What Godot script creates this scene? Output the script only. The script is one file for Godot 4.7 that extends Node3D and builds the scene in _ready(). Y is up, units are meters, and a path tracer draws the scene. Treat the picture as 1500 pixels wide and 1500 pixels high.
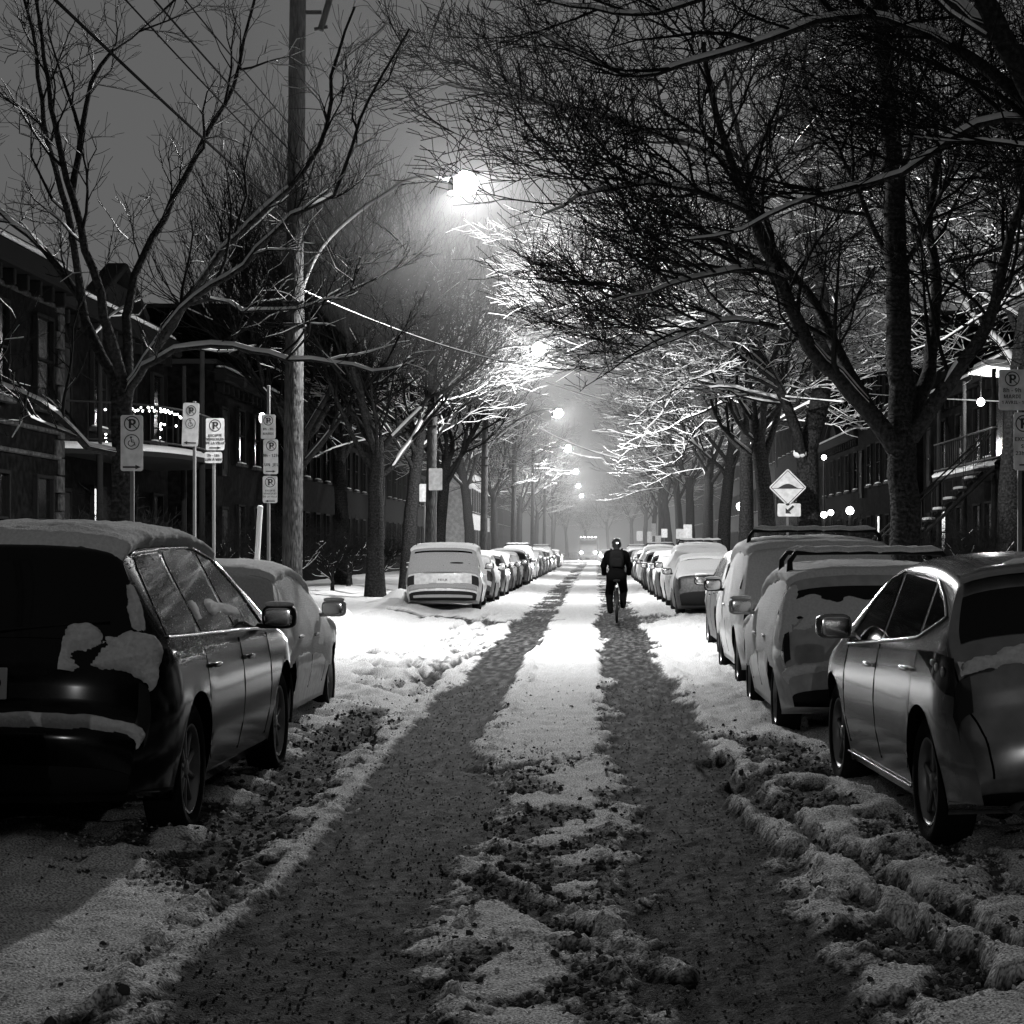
extends Node3D
# A snowy one-way street at night, in black and white. Camera at the origin of the street, looking along -z; x to the right, y up, metres.

const FOCAL := 2750.0          # focal length in pixels of the 1500 px photograph
const EYE := 1.6               # height of the lens
var M := {}                    # materials
var used := {}                 # names in use
var rng := RandomNumberGenerator.new()
var nz := FastNoiseLite.new()  # coarse smooth noise, one unit = one metre
var nf := FastNoiseLite.new()  # fractal noise for lumps

class Geo:
	var v := PackedVector3Array()
	var n := PackedVector3Array()
	var c := PackedColorArray()
	var uv := PackedVector2Array()
	var i := PackedInt32Array()
	func mesh() -> ArrayMesh:
		var a := []
		a.resize(Mesh.ARRAY_MAX)
		a[Mesh.ARRAY_VERTEX] = v
		a[Mesh.ARRAY_NORMAL] = n
		if c.size() == v.size():
			a[Mesh.ARRAY_COLOR] = c
		if uv.size() == v.size():
			a[Mesh.ARRAY_TEX_UV] = uv
		a[Mesh.ARRAY_INDEX] = i
		var m := ArrayMesh.new()
		if v.size() > 2:
			m.add_surface_from_arrays(Mesh.PRIMITIVE_TRIANGLES, a)
		return m
	func tri(a: Vector3, b: Vector3, d: Vector3) -> void:
		var nn := (d - a).cross(b - a).normalized()
		var k := v.size()
		v.append(a); v.append(b); v.append(d)
		n.append(nn); n.append(nn); n.append(nn)
		i.append(k); i.append(k + 1); i.append(k + 2)
	func quad(a: Vector3, b: Vector3, d: Vector3, e: Vector3) -> void:
		var nn := (d - a).cross(b - a).normalized()
		var k := v.size()
		v.append(a); v.append(b); v.append(d); v.append(e)
		n.append(nn); n.append(nn); n.append(nn); n.append(nn)
		i.append(k); i.append(k + 1); i.append(k + 2)
		i.append(k); i.append(k + 2); i.append(k + 3)
	# a box with chamfered edges along its four longest-facing sides
	func box(at: Vector3, size: Vector3, turn := Basis(), bevel := 0.0) -> void:
		var h := size * 0.5
		var b: float = min(bevel, min(h.x, min(h.y, h.z)) * 0.8)
		if b <= 0.0:
			for f in 6:
				var ax := f >> 1
				var s := 1.0 if f & 1 else -1.0
				var p := Vector3(); p[ax] = h[ax] * s
				var u := Vector3(); u[(ax + 1) % 3] = h[(ax + 1) % 3]
				var w := Vector3(); w[(ax + 2) % 3] = h[(ax + 2) % 3] * s
				quad(at + turn * (p - u - w), at + turn * (p - u + w), at + turn * (p + u + w), at + turn * (p + u - w))
			return
		for f in 6:
			var ax := f >> 1
			var s := 1.0 if f & 1 else -1.0
			var p := Vector3(); p[ax] = h[ax] * s
			var u := Vector3(); u[(ax + 1) % 3] = h[(ax + 1) % 3] - b
			var w := Vector3(); w[(ax + 2) % 3] = (h[(ax + 2) % 3] - b) * s
			quad(at + turn * (p - u - w), at + turn * (p - u + w), at + turn * (p + u + w), at + turn * (p + u - w))
		for ax in 3:   # twelve edge strips
			var b1 := (ax + 1) % 3
			var b2 := (ax + 2) % 3
			for s1: float in [-1.0, 1.0]:
				for s2: float in [-1.0, 1.0]:
					var p1 := Vector3(); p1[b1] = h[b1] * s1; p1[b2] = (h[b2] - b) * s2
					var p2 := Vector3(); p2[b1] = (h[b1] - b) * s1; p2[b2] = h[b2] * s2
					var e := Vector3(); e[ax] = -(h[ax] - b) * s1 * s2
					quad(at + turn * (p1 - e), at + turn * (p2 - e), at + turn * (p2 + e), at + turn * (p1 + e))
		for k in 8:
			var s := Vector3(1 if k & 1 else -1, 1 if k & 2 else -1, 1 if k & 4 else -1)
			var px := Vector3(h.x, h.y - b, h.z - b) * s
			var py := Vector3(h.x - b, h.y, h.z - b) * s
			var pz := Vector3(h.x - b, h.y - b, h.z) * s
			if s.x * s.y * s.z > 0:
				tri(at + turn * px, at + turn * pz, at + turn * py)
			else:
				tri(at + turn * px, at + turn * py, at + turn * pz)
	func tube(p: PackedVector3Array, r: PackedFloat32Array, sides: int, capped := false) -> void:
		var count := p.size()
		if count < 2:
			return
		var base := v.size()
		var dir := (p[1] - p[0]).normalized()
		var u := dir.cross(Vector3.UP if absf(dir.y) < 0.95 else Vector3.RIGHT).normalized()
		for k in count:
			var nd := dir if k == count - 1 else (p[k + 1] - p[k]).normalized()
			var t := (dir + nd).normalized()
			u = (u - t * u.dot(t)).normalized()
			var w := t.cross(u)
			for s in sides:
				var a := TAU * s / sides
				var q := u * cos(a) + w * sin(a)
				v.append(p[k] + q * r[k])
				n.append(q)
			dir = nd
		for k in count - 1:
			for s in sides:
				var a := base + k * sides + s
				var b := base + k * sides + (s + 1) % sides
				i.append(a); i.append(a + sides); i.append(b + sides)
				i.append(a); i.append(b + sides); i.append(b)
		if capped:
			for end in 2:
				var k := 0 if end == 0 else count - 1
				var t := ((p[0] - p[1]) if end == 0 else (p[k] - p[k - 1])).normalized()
				var b0 := v.size()
				v.append(p[k]); n.append(t)
				for s in sides:
					v.append(v[base + k * sides + s]); n.append(t)
				for s in sides:
					var s2 := (s + 1) % sides
					i.append(b0)
					if end == 0:
						i.append(b0 + 1 + s); i.append(b0 + 1 + s2)
					else:
						i.append(b0 + 1 + s2); i.append(b0 + 1 + s)
	func rod(a: Vector3, b: Vector3, r: float, sides := 8, r2 := -1.0) -> void:
		tube(PackedVector3Array([a, b]), PackedFloat32Array([r, r if r2 < 0.0 else r2]), sides, true)
	# rows x columns of points as one smooth sheet; keep[r * (cols - 1) + c] = 0 leaves a cell out
	func sheet(p: PackedVector3Array, cols: int, up: Vector3, keep := PackedByteArray(), col := PackedColorArray()) -> void:
		var rows := p.size() / cols
		var base := v.size()
		var acc := PackedVector3Array(); acc.resize(p.size())
		for r in rows - 1:
			for k in cols - 1:
				var a := r * cols + k
				var nn := (p[a + cols + 1] - p[a]).cross(p[a + cols] - p[a + 1])
				acc[a] += nn; acc[a + 1] += nn; acc[a + cols] += nn; acc[a + cols + 1] += nn
		var sum := Vector3()
		for q in acc: sum += q
		var flip := sum.dot(up) < 0.0
		for k in p.size():
			v.append(p[k]); n.append((-acc[k] if flip else acc[k]).normalized())
		if col.size(): c.append_array(col)
		for r in rows - 1:
			for k in cols - 1:
				if keep.size() and keep[r * (cols - 1) + k] == 0:
					continue
				var a := base + r * cols + k
				if flip:
					i.append(a); i.append(a + 1); i.append(a + cols + 1)
					i.append(a); i.append(a + cols + 1); i.append(a + cols)
				else:
					i.append(a); i.append(a + cols + 1); i.append(a + 1)
					i.append(a); i.append(a + cols); i.append(a + cols + 1)
	# profile (radius, height) turned about an axis
	func lathe(prof: PackedVector2Array, sides: int, xf: Transform3D) -> void:
		var cols := sides + 1
		var p := PackedVector3Array()
		for q in prof:
			for s in cols:
				var a := TAU * s / sides
				p.append(xf * Vector3(q.x * cos(a), q.y, q.x * sin(a)))
		var b0 := v.size()
		var i0 := i.size()
		sheet(p, cols, Vector3.UP)
		for r in prof.size():      # close the seam's normals
			var a := b0 + r * cols
			var m := (n[a] + n[a + cols - 1]).normalized()
			n[a] = m; n[a + cols - 1] = m
		# point outwards
		var mid := xf.origin
		var s2 := 0.0
		for k in range(b0, v.size(), 3):
			var axis := xf.basis.y.normalized()
			var out := v[k] - mid
			out -= axis * out.dot(axis)
			s2 += out.dot(n[k])
		if s2 < 0.0:
			for k in range(b0, v.size()): n[k] = -n[k]
			for k in range(i0, i.size(), 3):
				var t := i[k + 1]; i[k + 1] = i[k + 2]; i[k + 2] = t
	# a rounded box: superellipsoid of half sizes h
	func pillow(at: Vector3, h: Vector3, power := 0.5, seg := 12, turn := Basis()) -> void:
		var cols := seg * 2 + 1
		var p := PackedVector3Array()
		var nn := PackedVector3Array()
		for r in seg + 1:
			var a := -PI / 2 + PI * r / seg
			for s in cols:
				var b := TAU * s / (cols - 1)
				var d := Vector3(cos(a) * cos(b), sin(a), cos(a) * sin(b))
				var q := Vector3(signf(d.x) * pow(absf(d.x), power), signf(d.y) * pow(absf(d.y), power), signf(d.z) * pow(absf(d.z), power))
				p.append(at + turn * (q * h))
				var e := 2.0 - power
				nn.append((turn * (Vector3(signf(d.x) * pow(absf(d.x), e) / h.x, signf(d.y) * pow(absf(d.y), e) / h.y, signf(d.z) * pow(absf(d.z), e) / h.z))).normalized())
		var base := v.size()
		v.append_array(p); n.append_array(nn)
		for r in seg:
			for s in cols - 1:
				var a := base + r * cols + s
				i.append(a); i.append(a + 1); i.append(a + cols + 1)
				i.append(a); i.append(a + cols + 1); i.append(a + cols)

# ------------------------------------------------------------------ names and nodes
func numbered(called: String) -> String:
	if not used.has(called):
		used[called] = 0
		return called
	used[called] += 1
	return "%s_%03d" % [called, used[called]]

func tag(o: Node3D, label: String, category: String, group := "") -> Node3D:
	o.set_meta("label", label)
	o.set_meta("category", category)
	if group:
		o.set_meta("group", group)
	return o

func thing(called: String, label: String, category: String, at := Vector3.ZERO, turn := 0.0, group := "") -> Node3D:
	var o := Node3D.new()
	o.name = numbered(called)
	add_child(o)
	o.position = at
	o.rotation.y = turn
	return tag(o, label, category, group)

func part(called: String, g, m: Material, parent: Node3D, kind := "") -> MeshInstance3D:
	var o := MeshInstance3D.new()
	o.name = called
	o.mesh = g.mesh() if g is Geo else g
	o.material_override = m
	parent.add_child(o, true)
	if kind:
		o.set_meta("kind", kind)
	return o

func struct(called: String, g: Geo, m: Material) -> MeshInstance3D:
	var o := part(called, g, m, self, "structure")
	used[called] = 0
	return o

func copy_of(o: Node3D, at: Vector3, turn: float, label: String, group := "", size := 1.0) -> Node3D:
	var c: Node3D = o.duplicate()
	var plain: String = String(o.name)
	if plain.length() > 4 and plain[-4] == "_" and plain.right(3).is_valid_int():
		plain = plain.left(-4)
	c.name = numbered(plain)
	add_child(c)
	c.position = at
	c.rotation.y = turn
	c.scale = Vector3.ONE * size
	c.set_meta("label", label)
	if group:
		c.set_meta("group", group)
	return c

# a point that the photograph shows at (px, py), d metres down the street
func spot(px: float, py: float, d: float) -> Vector3:
	return Vector3((px - 873.0) / FOCAL * d, EYE + (803.0 - py) / FOCAL * d, -d)

func grey(l: float) -> Color:
	return Color(l, l, l).linear_to_srgb()

# ------------------------------------------------------------------ materials
func noise_tex(freq: float, sd: int, size := 512, lo := 0.0, hi := 1.0, normal := false, bump := 4.0, octaves := 4, kind := FastNoiseLite.TYPE_SIMPLEX_SMOOTH) -> NoiseTexture2D:
	var n := FastNoiseLite.new()
	n.noise_type = kind
	n.seed = sd
	n.frequency = freq
	n.fractal_octaves = octaves
	var t := NoiseTexture2D.new()
	t.width = size; t.height = size
	t.seamless = true
	t.noise = n
	if normal:
		t.as_normal_map = true
		t.bump_strength = bump
	else:
		var g := Gradient.new()
		g.set_color(0, Color(lo, lo, lo)); g.set_color(1, Color(hi, hi, hi))
		t.color_ramp = g
	return t

func mat(called: String, l: float, rough: float, metal := 0.0, spec := 0.5) -> StandardMaterial3D:
	var m := StandardMaterial3D.new()
	m.resource_name = called
	m.albedo_color = grey(l)
	m.roughness = rough
	m.metallic = metal
	m.metallic_specular = spec
	M[called] = m
	return m

func textured(m: StandardMaterial3D, albedo: Texture2D, normal: Texture2D, scale: float, strength := 1.0, world := true) -> StandardMaterial3D:
	m.uv1_triplanar = true
	m.uv1_world_triplanar = world
	m.uv1_scale = Vector3.ONE * scale
	if albedo: m.albedo_texture = albedo
	if normal:
		m.normal_enabled = true
		m.normal_texture = normal
		m.normal_scale = strength
	return m

func make_materials() -> void:
	var speck := noise_tex(0.03, 11, 512, 0.55, 1.0, false, 0, 5)
	var grain := noise_tex(0.06, 12, 512, 0, 1, true, 8.0, 4)
	var coarse := noise_tex(0.02, 13, 512, 0, 1, true, 10.0, 5)
	var blotch := noise_tex(0.012, 14, 512, 0.45, 1.0, false, 0, 5)
	var bark_n := noise_tex(0.03, 15, 512, 0, 1, true, 14.0, 5)
	var bark_a := noise_tex(0.03, 16, 512, 0.35, 1.0, false, 0, 5)
	var g := mat("street_snow", 0.92, 0.85, 0.0, 0.12)
	g.vertex_color_use_as_albedo = true
	var grit := noise_tex(0.045, 17, 1024, 0.5, 1.0, false, 0, 5)
	grit.color_ramp.set_offset(0, 0.22); grit.color_ramp.set_offset(1, 0.62)
	textured(g, grit, noise_tex(0.05, 18, 1024, 0, 1, true, 14.0, 5), 1.3, 0.5)
	g.uv1_triplanar = false
	textured(mat("snow", 0.82, 0.9, 0.0, 0.2), noise_tex(0.04, 19, 512, 0.86, 1.0), grain, 1.3, 0.5)
	M.snow.uv1_triplanar = false
	textured(mat("car_snow", 0.80, 0.9, 0.0, 0.2), noise_tex(0.04, 20, 512, 0.84, 1.0), grain, 1.6, 0.55, false)
	mat("branch_snow", 0.82, 0.9, 0.0, 0.2)
	mat("snow_clump", 0.55, 0.9, 0.0, 0.2)
	mat("slush_clump", 0.06, 0.8, 0.0, 0.1)
	textured(mat("bark", 0.07, 0.95, 0.0, 0.05), bark_a, bark_n, 0.9, 1.2, false)
	mat("twig", 0.014, 0.95, 0.0, 0.05)
	var pole := textured(mat("pole_wood", 0.11, 0.9, 0.0, 0.05), bark_a, bark_n, 1.0, 0.6, false)
	pole.uv1_scale = Vector3(2.2, 0.25, 2.2)
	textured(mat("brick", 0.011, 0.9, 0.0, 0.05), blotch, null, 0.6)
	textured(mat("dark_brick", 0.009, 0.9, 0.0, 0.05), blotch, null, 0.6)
	textured(mat("grey_stone", 0.09, 0.9, 0.0, 0.05), blotch, null, 0.7)
	textured(mat("white_stucco", 0.72, 0.9, 0.0, 0.3), noise_tex(0.01, 21, 512, 0.75, 1.0), null, 0.5)
	mat("roof_tar", 0.03, 0.9, 0.0, 0.05)
	mat("dark_wood", 0.02, 0.8, 0.0, 0.08)
	mat("white_paint", 0.70, 0.55)
	mat("cornice", 0.012, 0.8, 0.0, 0.05)
	mat("window_glass", 0.005, 0.08, 0.0, 0.25)
	mat("iron", 0.02, 0.6, 0.2, 0.2)
	mat("galvanised", 0.12, 0.7, 0.2)
	mat("wire", 0.012, 1.0, 0.0, 0.0)
	# cars: lacquer with salt film
	var film := noise_tex(0.02, 22, 512, 0.0, 1.0, false, 0, 5)
	for a in [["black_paint", 0.006, 0.12, 0.0], ["grey_paint", 0.09, 0.30, 0.35], ["silver_paint", 0.27, 0.24, 0.6], ["frosted_paint", 0.5, 0.6, 0.1], ["white_car_paint", 0.72, 0.35, 0.0], ["blue_black_paint", 0.03, 0.3, 0.2]]:
		var m := mat(a[0], a[1], a[2], a[3])
		if a[0] == "black_paint":
			m.metallic_specular = 0.3
		else:
			m.clearcoat_enabled = true
			m.clearcoat = 0.3
			m.clearcoat_roughness = 0.06
		textured(m, noise_tex(0.02, 23, 512, 0.78, 1.0, false, 0, 5), null, 0.8, 1.0, false)
	textured(mat("salted_paint", 0.10, 0.5, 0.2), noise_tex(0.03, 24, 512, 0.5, 1.0, false, 0, 5), grain, 1.0, 0.25, false)
	mat("car_glass", 0.005, 0.05, 0.0, 0.3)
	textured(mat("frosted_glass", 0.45, 0.6), speck, grain, 3.0, 0.5, false)
	mat("rubber", 0.012, 0.85, 0.0, 0.12)
	mat("black_plastic", 0.01, 0.55, 0.0, 0.25)
	mat("gap", 0.004, 0.9, 0.0, 0.1)
	mat("alloy", 0.22, 0.4, 0.7)
	mat("chrome", 0.65, 0.12, 1.0)
	mat("tail_lamp", 0.025, 0.1)
	mat("plate", 0.6, 0.5)
	mat("ink", 0.02, 0.7)
	textured(mat("sign_white", 0.75, 0.5, 0.0), noise_tex(0.02, 25, 256, 0.8, 1.0, false, 0, 4), null, 1.0, 1.0, false)
	mat("cloth", 0.012, 0.95, 0.0, 0.15)
	mat("trousers", 0.010, 0.95, 0.0, 0.15)
	mat("pack_cloth", 0.012, 0.9, 0.0, 0.08)
	mat("skin", 0.35, 0.6)
	mat("helmet", 0.02, 0.25)
	mat("reflector", 0.8, 0.25)
	mat("drop_glint", 0.6, 0.15, 0.0, 0.7)  # pale albedo paints in the sparkle of wet drops
	textured(mat("frost_crust", 0.42, 0.8, 0.0, 0.3), noise_tex(0.04, 26, 512, 0.7, 1.0), grain, 2.2, 0.6, false)

func glow(called: String, energy: float) -> StandardMaterial3D:
	if M.has(called):
		return M[called]
	var m := mat(called, 0.8, 0.5)
	m.emission_enabled = true
	m.emission = Color.WHITE
	m.emission_energy_multiplier = energy
	return m

func lamp(parent: Node3D, at: Vector3, energy: float, size: float, called := "lamp_light") -> OmniLight3D:
	var l := OmniLight3D.new()
	l.name = called
	l.light_energy = energy
	l.light_size = size
	l.omni_range = 200.0
	l.omni_attenuation = 2.0
	l.shadow_enabled = true
	parent.add_child(l, true)
	l.position = at
	return l

# ------------------------------------------------------------------ the street
# marks left in the snow: [points (x, distance), half width, slush added, height added]
var marks := []

func on_road(px: float, py: float) -> Vector2:
	var d := EYE * FOCAL / (py - 803.0)
	return Vector2((px - 873.0) / FOCAL * d, d)

func mark(pix: Array, half: float, slush: float, dh: float) -> void:
	var p := PackedVector2Array()
	var lo := INF
	var hi := -INF
	for q in pix:
		var w := on_road(q[0], q[1])
		p.append(w)
		lo = minf(lo, w.y); hi = maxf(hi, w.y)
	marks.append([p, half, slush, dh, lo - half * 3.0, hi + half * 3.0])

func make_marks() -> void:
	# skidded tyre marks and ploughed-up ridges on the crown of the road
	mark([[655, 1288], [720, 1312], [790, 1350], [880, 1392], [960, 1440]], 0.055, 0.9, -0.015)
	mark([[675, 1275], [740, 1298], [810, 1335], [900, 1372]], 0.05, -0.6, 0.02)
	mark([[640, 1400], [760, 1395], [800, 1440], [700, 1480]], 0.14, -0.8, 0.0)
	mark([[870, 1128], [845, 1160], [850, 1185], [900, 1216]], 0.07, -1.0, 0.0)
	mark([[800, 1128], [870, 1098], [885, 1085]], 0.05, -0.9, 0.01)
	mark([[690, 1132], [730, 1140], [770, 1128], [880, 1118]], 0.06, 0.9, -0.02)
	mark([[760, 1385], [900, 1400], [1000, 1440]], 0.07, -0.5, 0.02)
	# the narrow strip of clean snow inside the left-hand track
	mark([[190, 1480], [395, 1310], [480, 1210], [560, 1110], [620, 1040], [690, 960]], 0.05, -0.75, 0.0)
	# churned slush beside the dark car on the left
	mark([[300, 1300], [400, 1190], [500, 1090], [545, 1050]], 0.17, 0.75, -0.01)
	# tyre rut and churned slush beside the silver car
	mark([[1500, 1440], [1330, 1330], [1200, 1250], [1100, 1180], [1040, 1120]], 0.10, 0.85, -0.05)
	mark([[1500, 1330], [1380, 1250], [1290, 1215]], 0.13, 0.6, -0.02)
	mark([[1480, 1470], [1380, 1390], [1260, 1320], [1160, 1250], [1080, 1190]], 0.09, -0.7, 0.05)
	mark([[1320, 1370], [1350, 1390]], 0.07, 0.2, -0.09)
	mark([[1060, 1090], [1150, 1110], [1190, 1150]], 0.14, 0.7, 0.0)
	# tracks that turn into the lane before the white car, and at the right beyond it
	mark([[480, 912], [560, 908], [640, 910], [720, 915], [790, 912]], 0.55, 0.75, -0.02)
	mark([[900, 918], [940, 915], [965, 906]], 0.5, 0.6, -0.02)
	mark([[480, 1010], [560, 1020], [615, 1000], [650, 975]], 0.10, 0.5, -0.04)
	mark([[540, 960], [600, 975], [640, 1000]], 0.07, 0.35, -0.04)
	for k in 5:
		mark([[470 + 20 * k, 930 + 22 * k], [560 + 12 * k, 950 + 20 * k], [640, 935 + 14 * k], [720, 905 + 10 * k]], 0.11 + 0.05 * (k % 2), 0.42, -0.06)
	mark([[480, 1105], [520, 1095], [545, 1075]], 0.10, 0.7, -0.05)

func road_at(x: float, d: float) -> Vector3:   # height, slush 0..1, wetness 0..1
	var near := 1.0 - smoothstep(11.0, 15.5, d)
	var wander := nz.get_noise_2d(d * 0.9, 40.0) * 0.10
	var e := nz.get_noise_2d(x * 9.0, d * lerpf(4.0, 1.6, smoothstep(15.0, 40.0, d)) + 90.0) * 0.13 + nf.get_noise_2d(x * 30.0, d * 16.0) * 0.09 * (1.0 - 0.75 * smoothstep(13.0, 28.0, d))
	var lc := lerpf(-1.30, -1.08, near)
	var lw := lerpf(0.37, 0.50, near)
	var rc := lerpf(0.50, 0.56, near)
	var rw := lerpf(0.41, 0.40, near)
	if d > 60.0:
		lw *= 0.9
	var al := absf(x - lc + wander)
	var ar := absf(x - rc + wander * 0.7)
	var tl := 1.0 - smoothstep(lw - 0.10, lw + 0.10, al + e)
	var tr := 1.0 - smoothstep(rw - 0.10, rw + 0.10, ar + e)
	var track := maxf(tl, tr)
	# patches of snow that bridge the tracks far off
	var bridge := smoothstep(0.15, 0.5, nz.get_noise_2d(x * 2.0 + 50.0, d * 0.9)) * smoothstep(30.0, 60.0, d) * 0.8
	track *= 1.0 - bridge
	# crown of the road, churned where it is near
	var patch := nz.get_noise_2d(x * 5.0 + 20.0, d * 3.2) + nf.get_noise_2d(x * 11.0, d * 9.0) * 0.8
	var crown := (1.0 - smoothstep(0.25, 0.75, absf(x + 0.35))) * near
	var churn := crown * smoothstep(-0.45, 0.25, patch) * 0.85
	# shoulders
	var ls := smoothstep(-2.9, -2.2, x) * (1.0 - smoothstep(-1.75, -1.45, x)) * (1.0 - smoothstep(14.0, 19.0, d)) * lerpf(smoothstep(8.0, 9.6, d), 1.0, smoothstep(-1.95, -1.7, x))
	churn = maxf(churn, ls * smoothstep(-0.25, 0.25, patch) * 0.9)
	var rs := smoothstep(0.75, 1.0, x) * (1.0 - smoothstep(1.35, 1.9, x)) * (1.0 - smoothstep(13.0, 17.0, d))
	churn = maxf(churn, rs * smoothstep(-0.05, 0.35, patch) * 0.8)
	var slush := maxf(track, churn)
	var dh := 0.0
	for m in marks:
		if d < m[4] or d > m[5]:
			continue
		var p: PackedVector2Array = m[0]
		var best := INF
		for k in p.size() - 1:
			best = minf(best, Geometry2D.get_closest_point_to_segment(Vector2(x, d), p[k], p[k + 1]).distance_squared_to(Vector2(x, d)))
		var w: float = 1.0 - smoothstep(m[1] * 0.6, m[1] * 1.5, sqrt(best) + e * 0.6 * minf(1.0, m[1] * 6.0) + maxf(0.0, patch) * m[1] * 0.8)
		slush = clampf(slush + m[2] * w, 0.0, 1.0)
		dh += m[3] * w
	# heights: packed snow 5 cm, ridges along the tracks, lumps
	var snowy := 1.0 - slush
	var lump := nf.get_noise_2d(x * 7.0, d * 6.0)
	var fine := nf.get_noise_2d(x * 26.0 + 7.0, d * 22.0)
	var edge := slush * snowy * 4.0
	var rib := nz.get_noise_2d(x * 70.0, d * 9.0)
	var h := 0.015 + lerpf(0.045, 0.026, crown) * snowy + lump * (lerpf(0.016, 0.008, near) * snowy + 0.005) + absf(fine) * (0.020 + 0.016 * churn * (1.0 - track) + 0.010 * edge) + rib * 0.005 * track
	var berm := exp(-pow((al - lw - 0.09) / 0.07, 2.0)) + exp(-pow((ar - rw - 0.09) / 0.07, 2.0))
	h += berm * (0.008 + 0.05 * maxf(0.0, lump + 0.6 * fine)) * (1.0 - bridge)
	var side := smoothstep(1.0, 1.5, x) + smoothstep(-1.8, -2.4, x)
	h += side * (0.035 + 0.04 * nz.get_noise_2d(x * 6.0, d * 5.0 + 30.0) + 0.025 * maxf(0.0, lump) + 0.016 * absf(nf.get_noise_2d(x * 12.0 + 9.0, d * 9.0)))
	h += dh
	# towards the kerbs the ploughed snow piles up
	h += 0.16 * (smoothstep(3.4, 4.2, x) + smoothstep(-3.7, -4.6, x))
	return Vector3(h, slush, track)

func side_at(x: float, d: float) -> float:     # snow on the pavements and front yards
	var left := x < 0.0
	var kerb := 4.15 if not left else 4.55
	var a := absf(x) - kerb
	var bank := 0.26 * exp(-pow((a - 0.55) / 0.45, 2.0)) * (0.65 + 0.7 * nz.get_noise_2d(x * 1.2, d * 1.3))
	if left and d > 37.0 and d < 44.0:
		bank *= 0.25
	var h := -0.06 + 0.26 * smoothstep(0.0, 0.35, a) + bank * smoothstep(0.0, 0.3, a)
	h += nf.get_noise_2d(x * 4.0, d * 4.0) * 0.035 * smoothstep(0.0, 0.5, a)
	h += 0.12 * smoothstep(2.7, 3.6, a)
	return h

func make_ground() -> void:
	make_marks()
	# distances of the rows: 3 cm apart before the camera, wider further off
	var ds := PackedFloat32Array()
	var d := -70.0
	while d < 300.0:
		ds.append(d)
		if d < -2.0: d += 4.0
		elif d < 4.5: d += 0.5
		else: d += 0.03 * pow(maxf(d, 9.0) / 9.0, 1.6)
	var xs := PackedFloat32Array()
	var x := -4.75
	while x < 4.4:
		xs.append(x)
		x += 0.024 if x > -3.0 and x < 2.5 else 0.07
	var p := PackedVector3Array()
	var col := PackedColorArray()
	for dd in ds:
		for xx in xs:
			var q := road_at(xx, dd)
			p.append(Vector3(xx, q.x, -dd))
			var s := q.y
			var dirt := clampf(0.5 + 1.0 * nf.get_noise_2d(xx * 22.0 + 60.0, dd * lerpf(20.0, 4.0, q.z)), 0.0, 1.0)
			var grit := nf.get_noise_2d(xx * 48.0, dd * 40.0) * 0.8 * (1.0 - smoothstep(12.0, 20.0, dd))
			dirt = clampf(dirt + grit, 0.0, 1.0)
			var wet := lerpf(0.008, 0.15, dirt * dirt)
			var l := lerpf(0.95 - 0.12 * dirt, wet, smoothstep(0.2, 0.7, s + (dirt - 0.5) * 0.55 * minf(1.0, s * 4.0)))
			col.append(Color(l, l, l))
	var g := Geo.new()
	g.sheet(p, xs.size(), Vector3.UP, PackedByteArray(), col)
	lay_uv(g)
	struct("road", g, M.street_snow)
	for sgn: float in [-1.0, 1.0]:
		var kerb := 4.55 if sgn < 0.0 else 4.15
		var w := PackedFloat32Array()
		var a := 0.0
		while a < 26.0:
			w.append(a)
			a += 0.09 if a < 1.6 else (0.25 if a < 5.0 else 1.5)
		p = PackedVector3Array()
		var dd := -70.0
		while dd < 300.0:
			for q in w:
				p.append(Vector3(sgn * (kerb + q), side_at(sgn * (kerb + q), dd), -dd))
			dd += 4.0 if dd < -2.0 else 0.5 if dd < 12.0 else (0.16 if dd < 60.0 else 0.6)
		g = Geo.new()
		g.sheet(p, w.size(), Vector3.UP)
		lay_uv(g)
		struct("sidewalk_left" if sgn < 0.0 else "sidewalk_right", g, M.snow)
	g = Geo.new()
	g.quad(Vector3(-400, -0.3, 100), Vector3(-400, -0.3, -700), Vector3(400, -0.3, -700), Vector3(400, -0.3, 100))
	lay_uv(g)
	struct("ground", g, M.snow)
	clumps()

func lay_uv(g: Geo) -> void:
	for p in g.v: g.uv.append(Vector2(p.x, p.z))

func clump_mesh(sd: int) -> Geo:
	var g := Geo.new()
	var cols := 9
	var p := PackedVector3Array()
	for r in 6:
		var a := -PI / 2 + PI * r / 5
		for s in cols:
			var b := TAU * (s % (cols - 1)) / (cols - 1)
			var q := Vector3(cos(a) * cos(b), sin(a) * 0.75, cos(a) * sin(b))
			p.append(q * (1.0 + 1.0 * nf.get_noise_3d(q.x * 9.0 + sd * 31.0, q.y * 9.0, q.z * 9.0)))
	g.sheet(p, cols, Vector3.UP)
	return g

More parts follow.
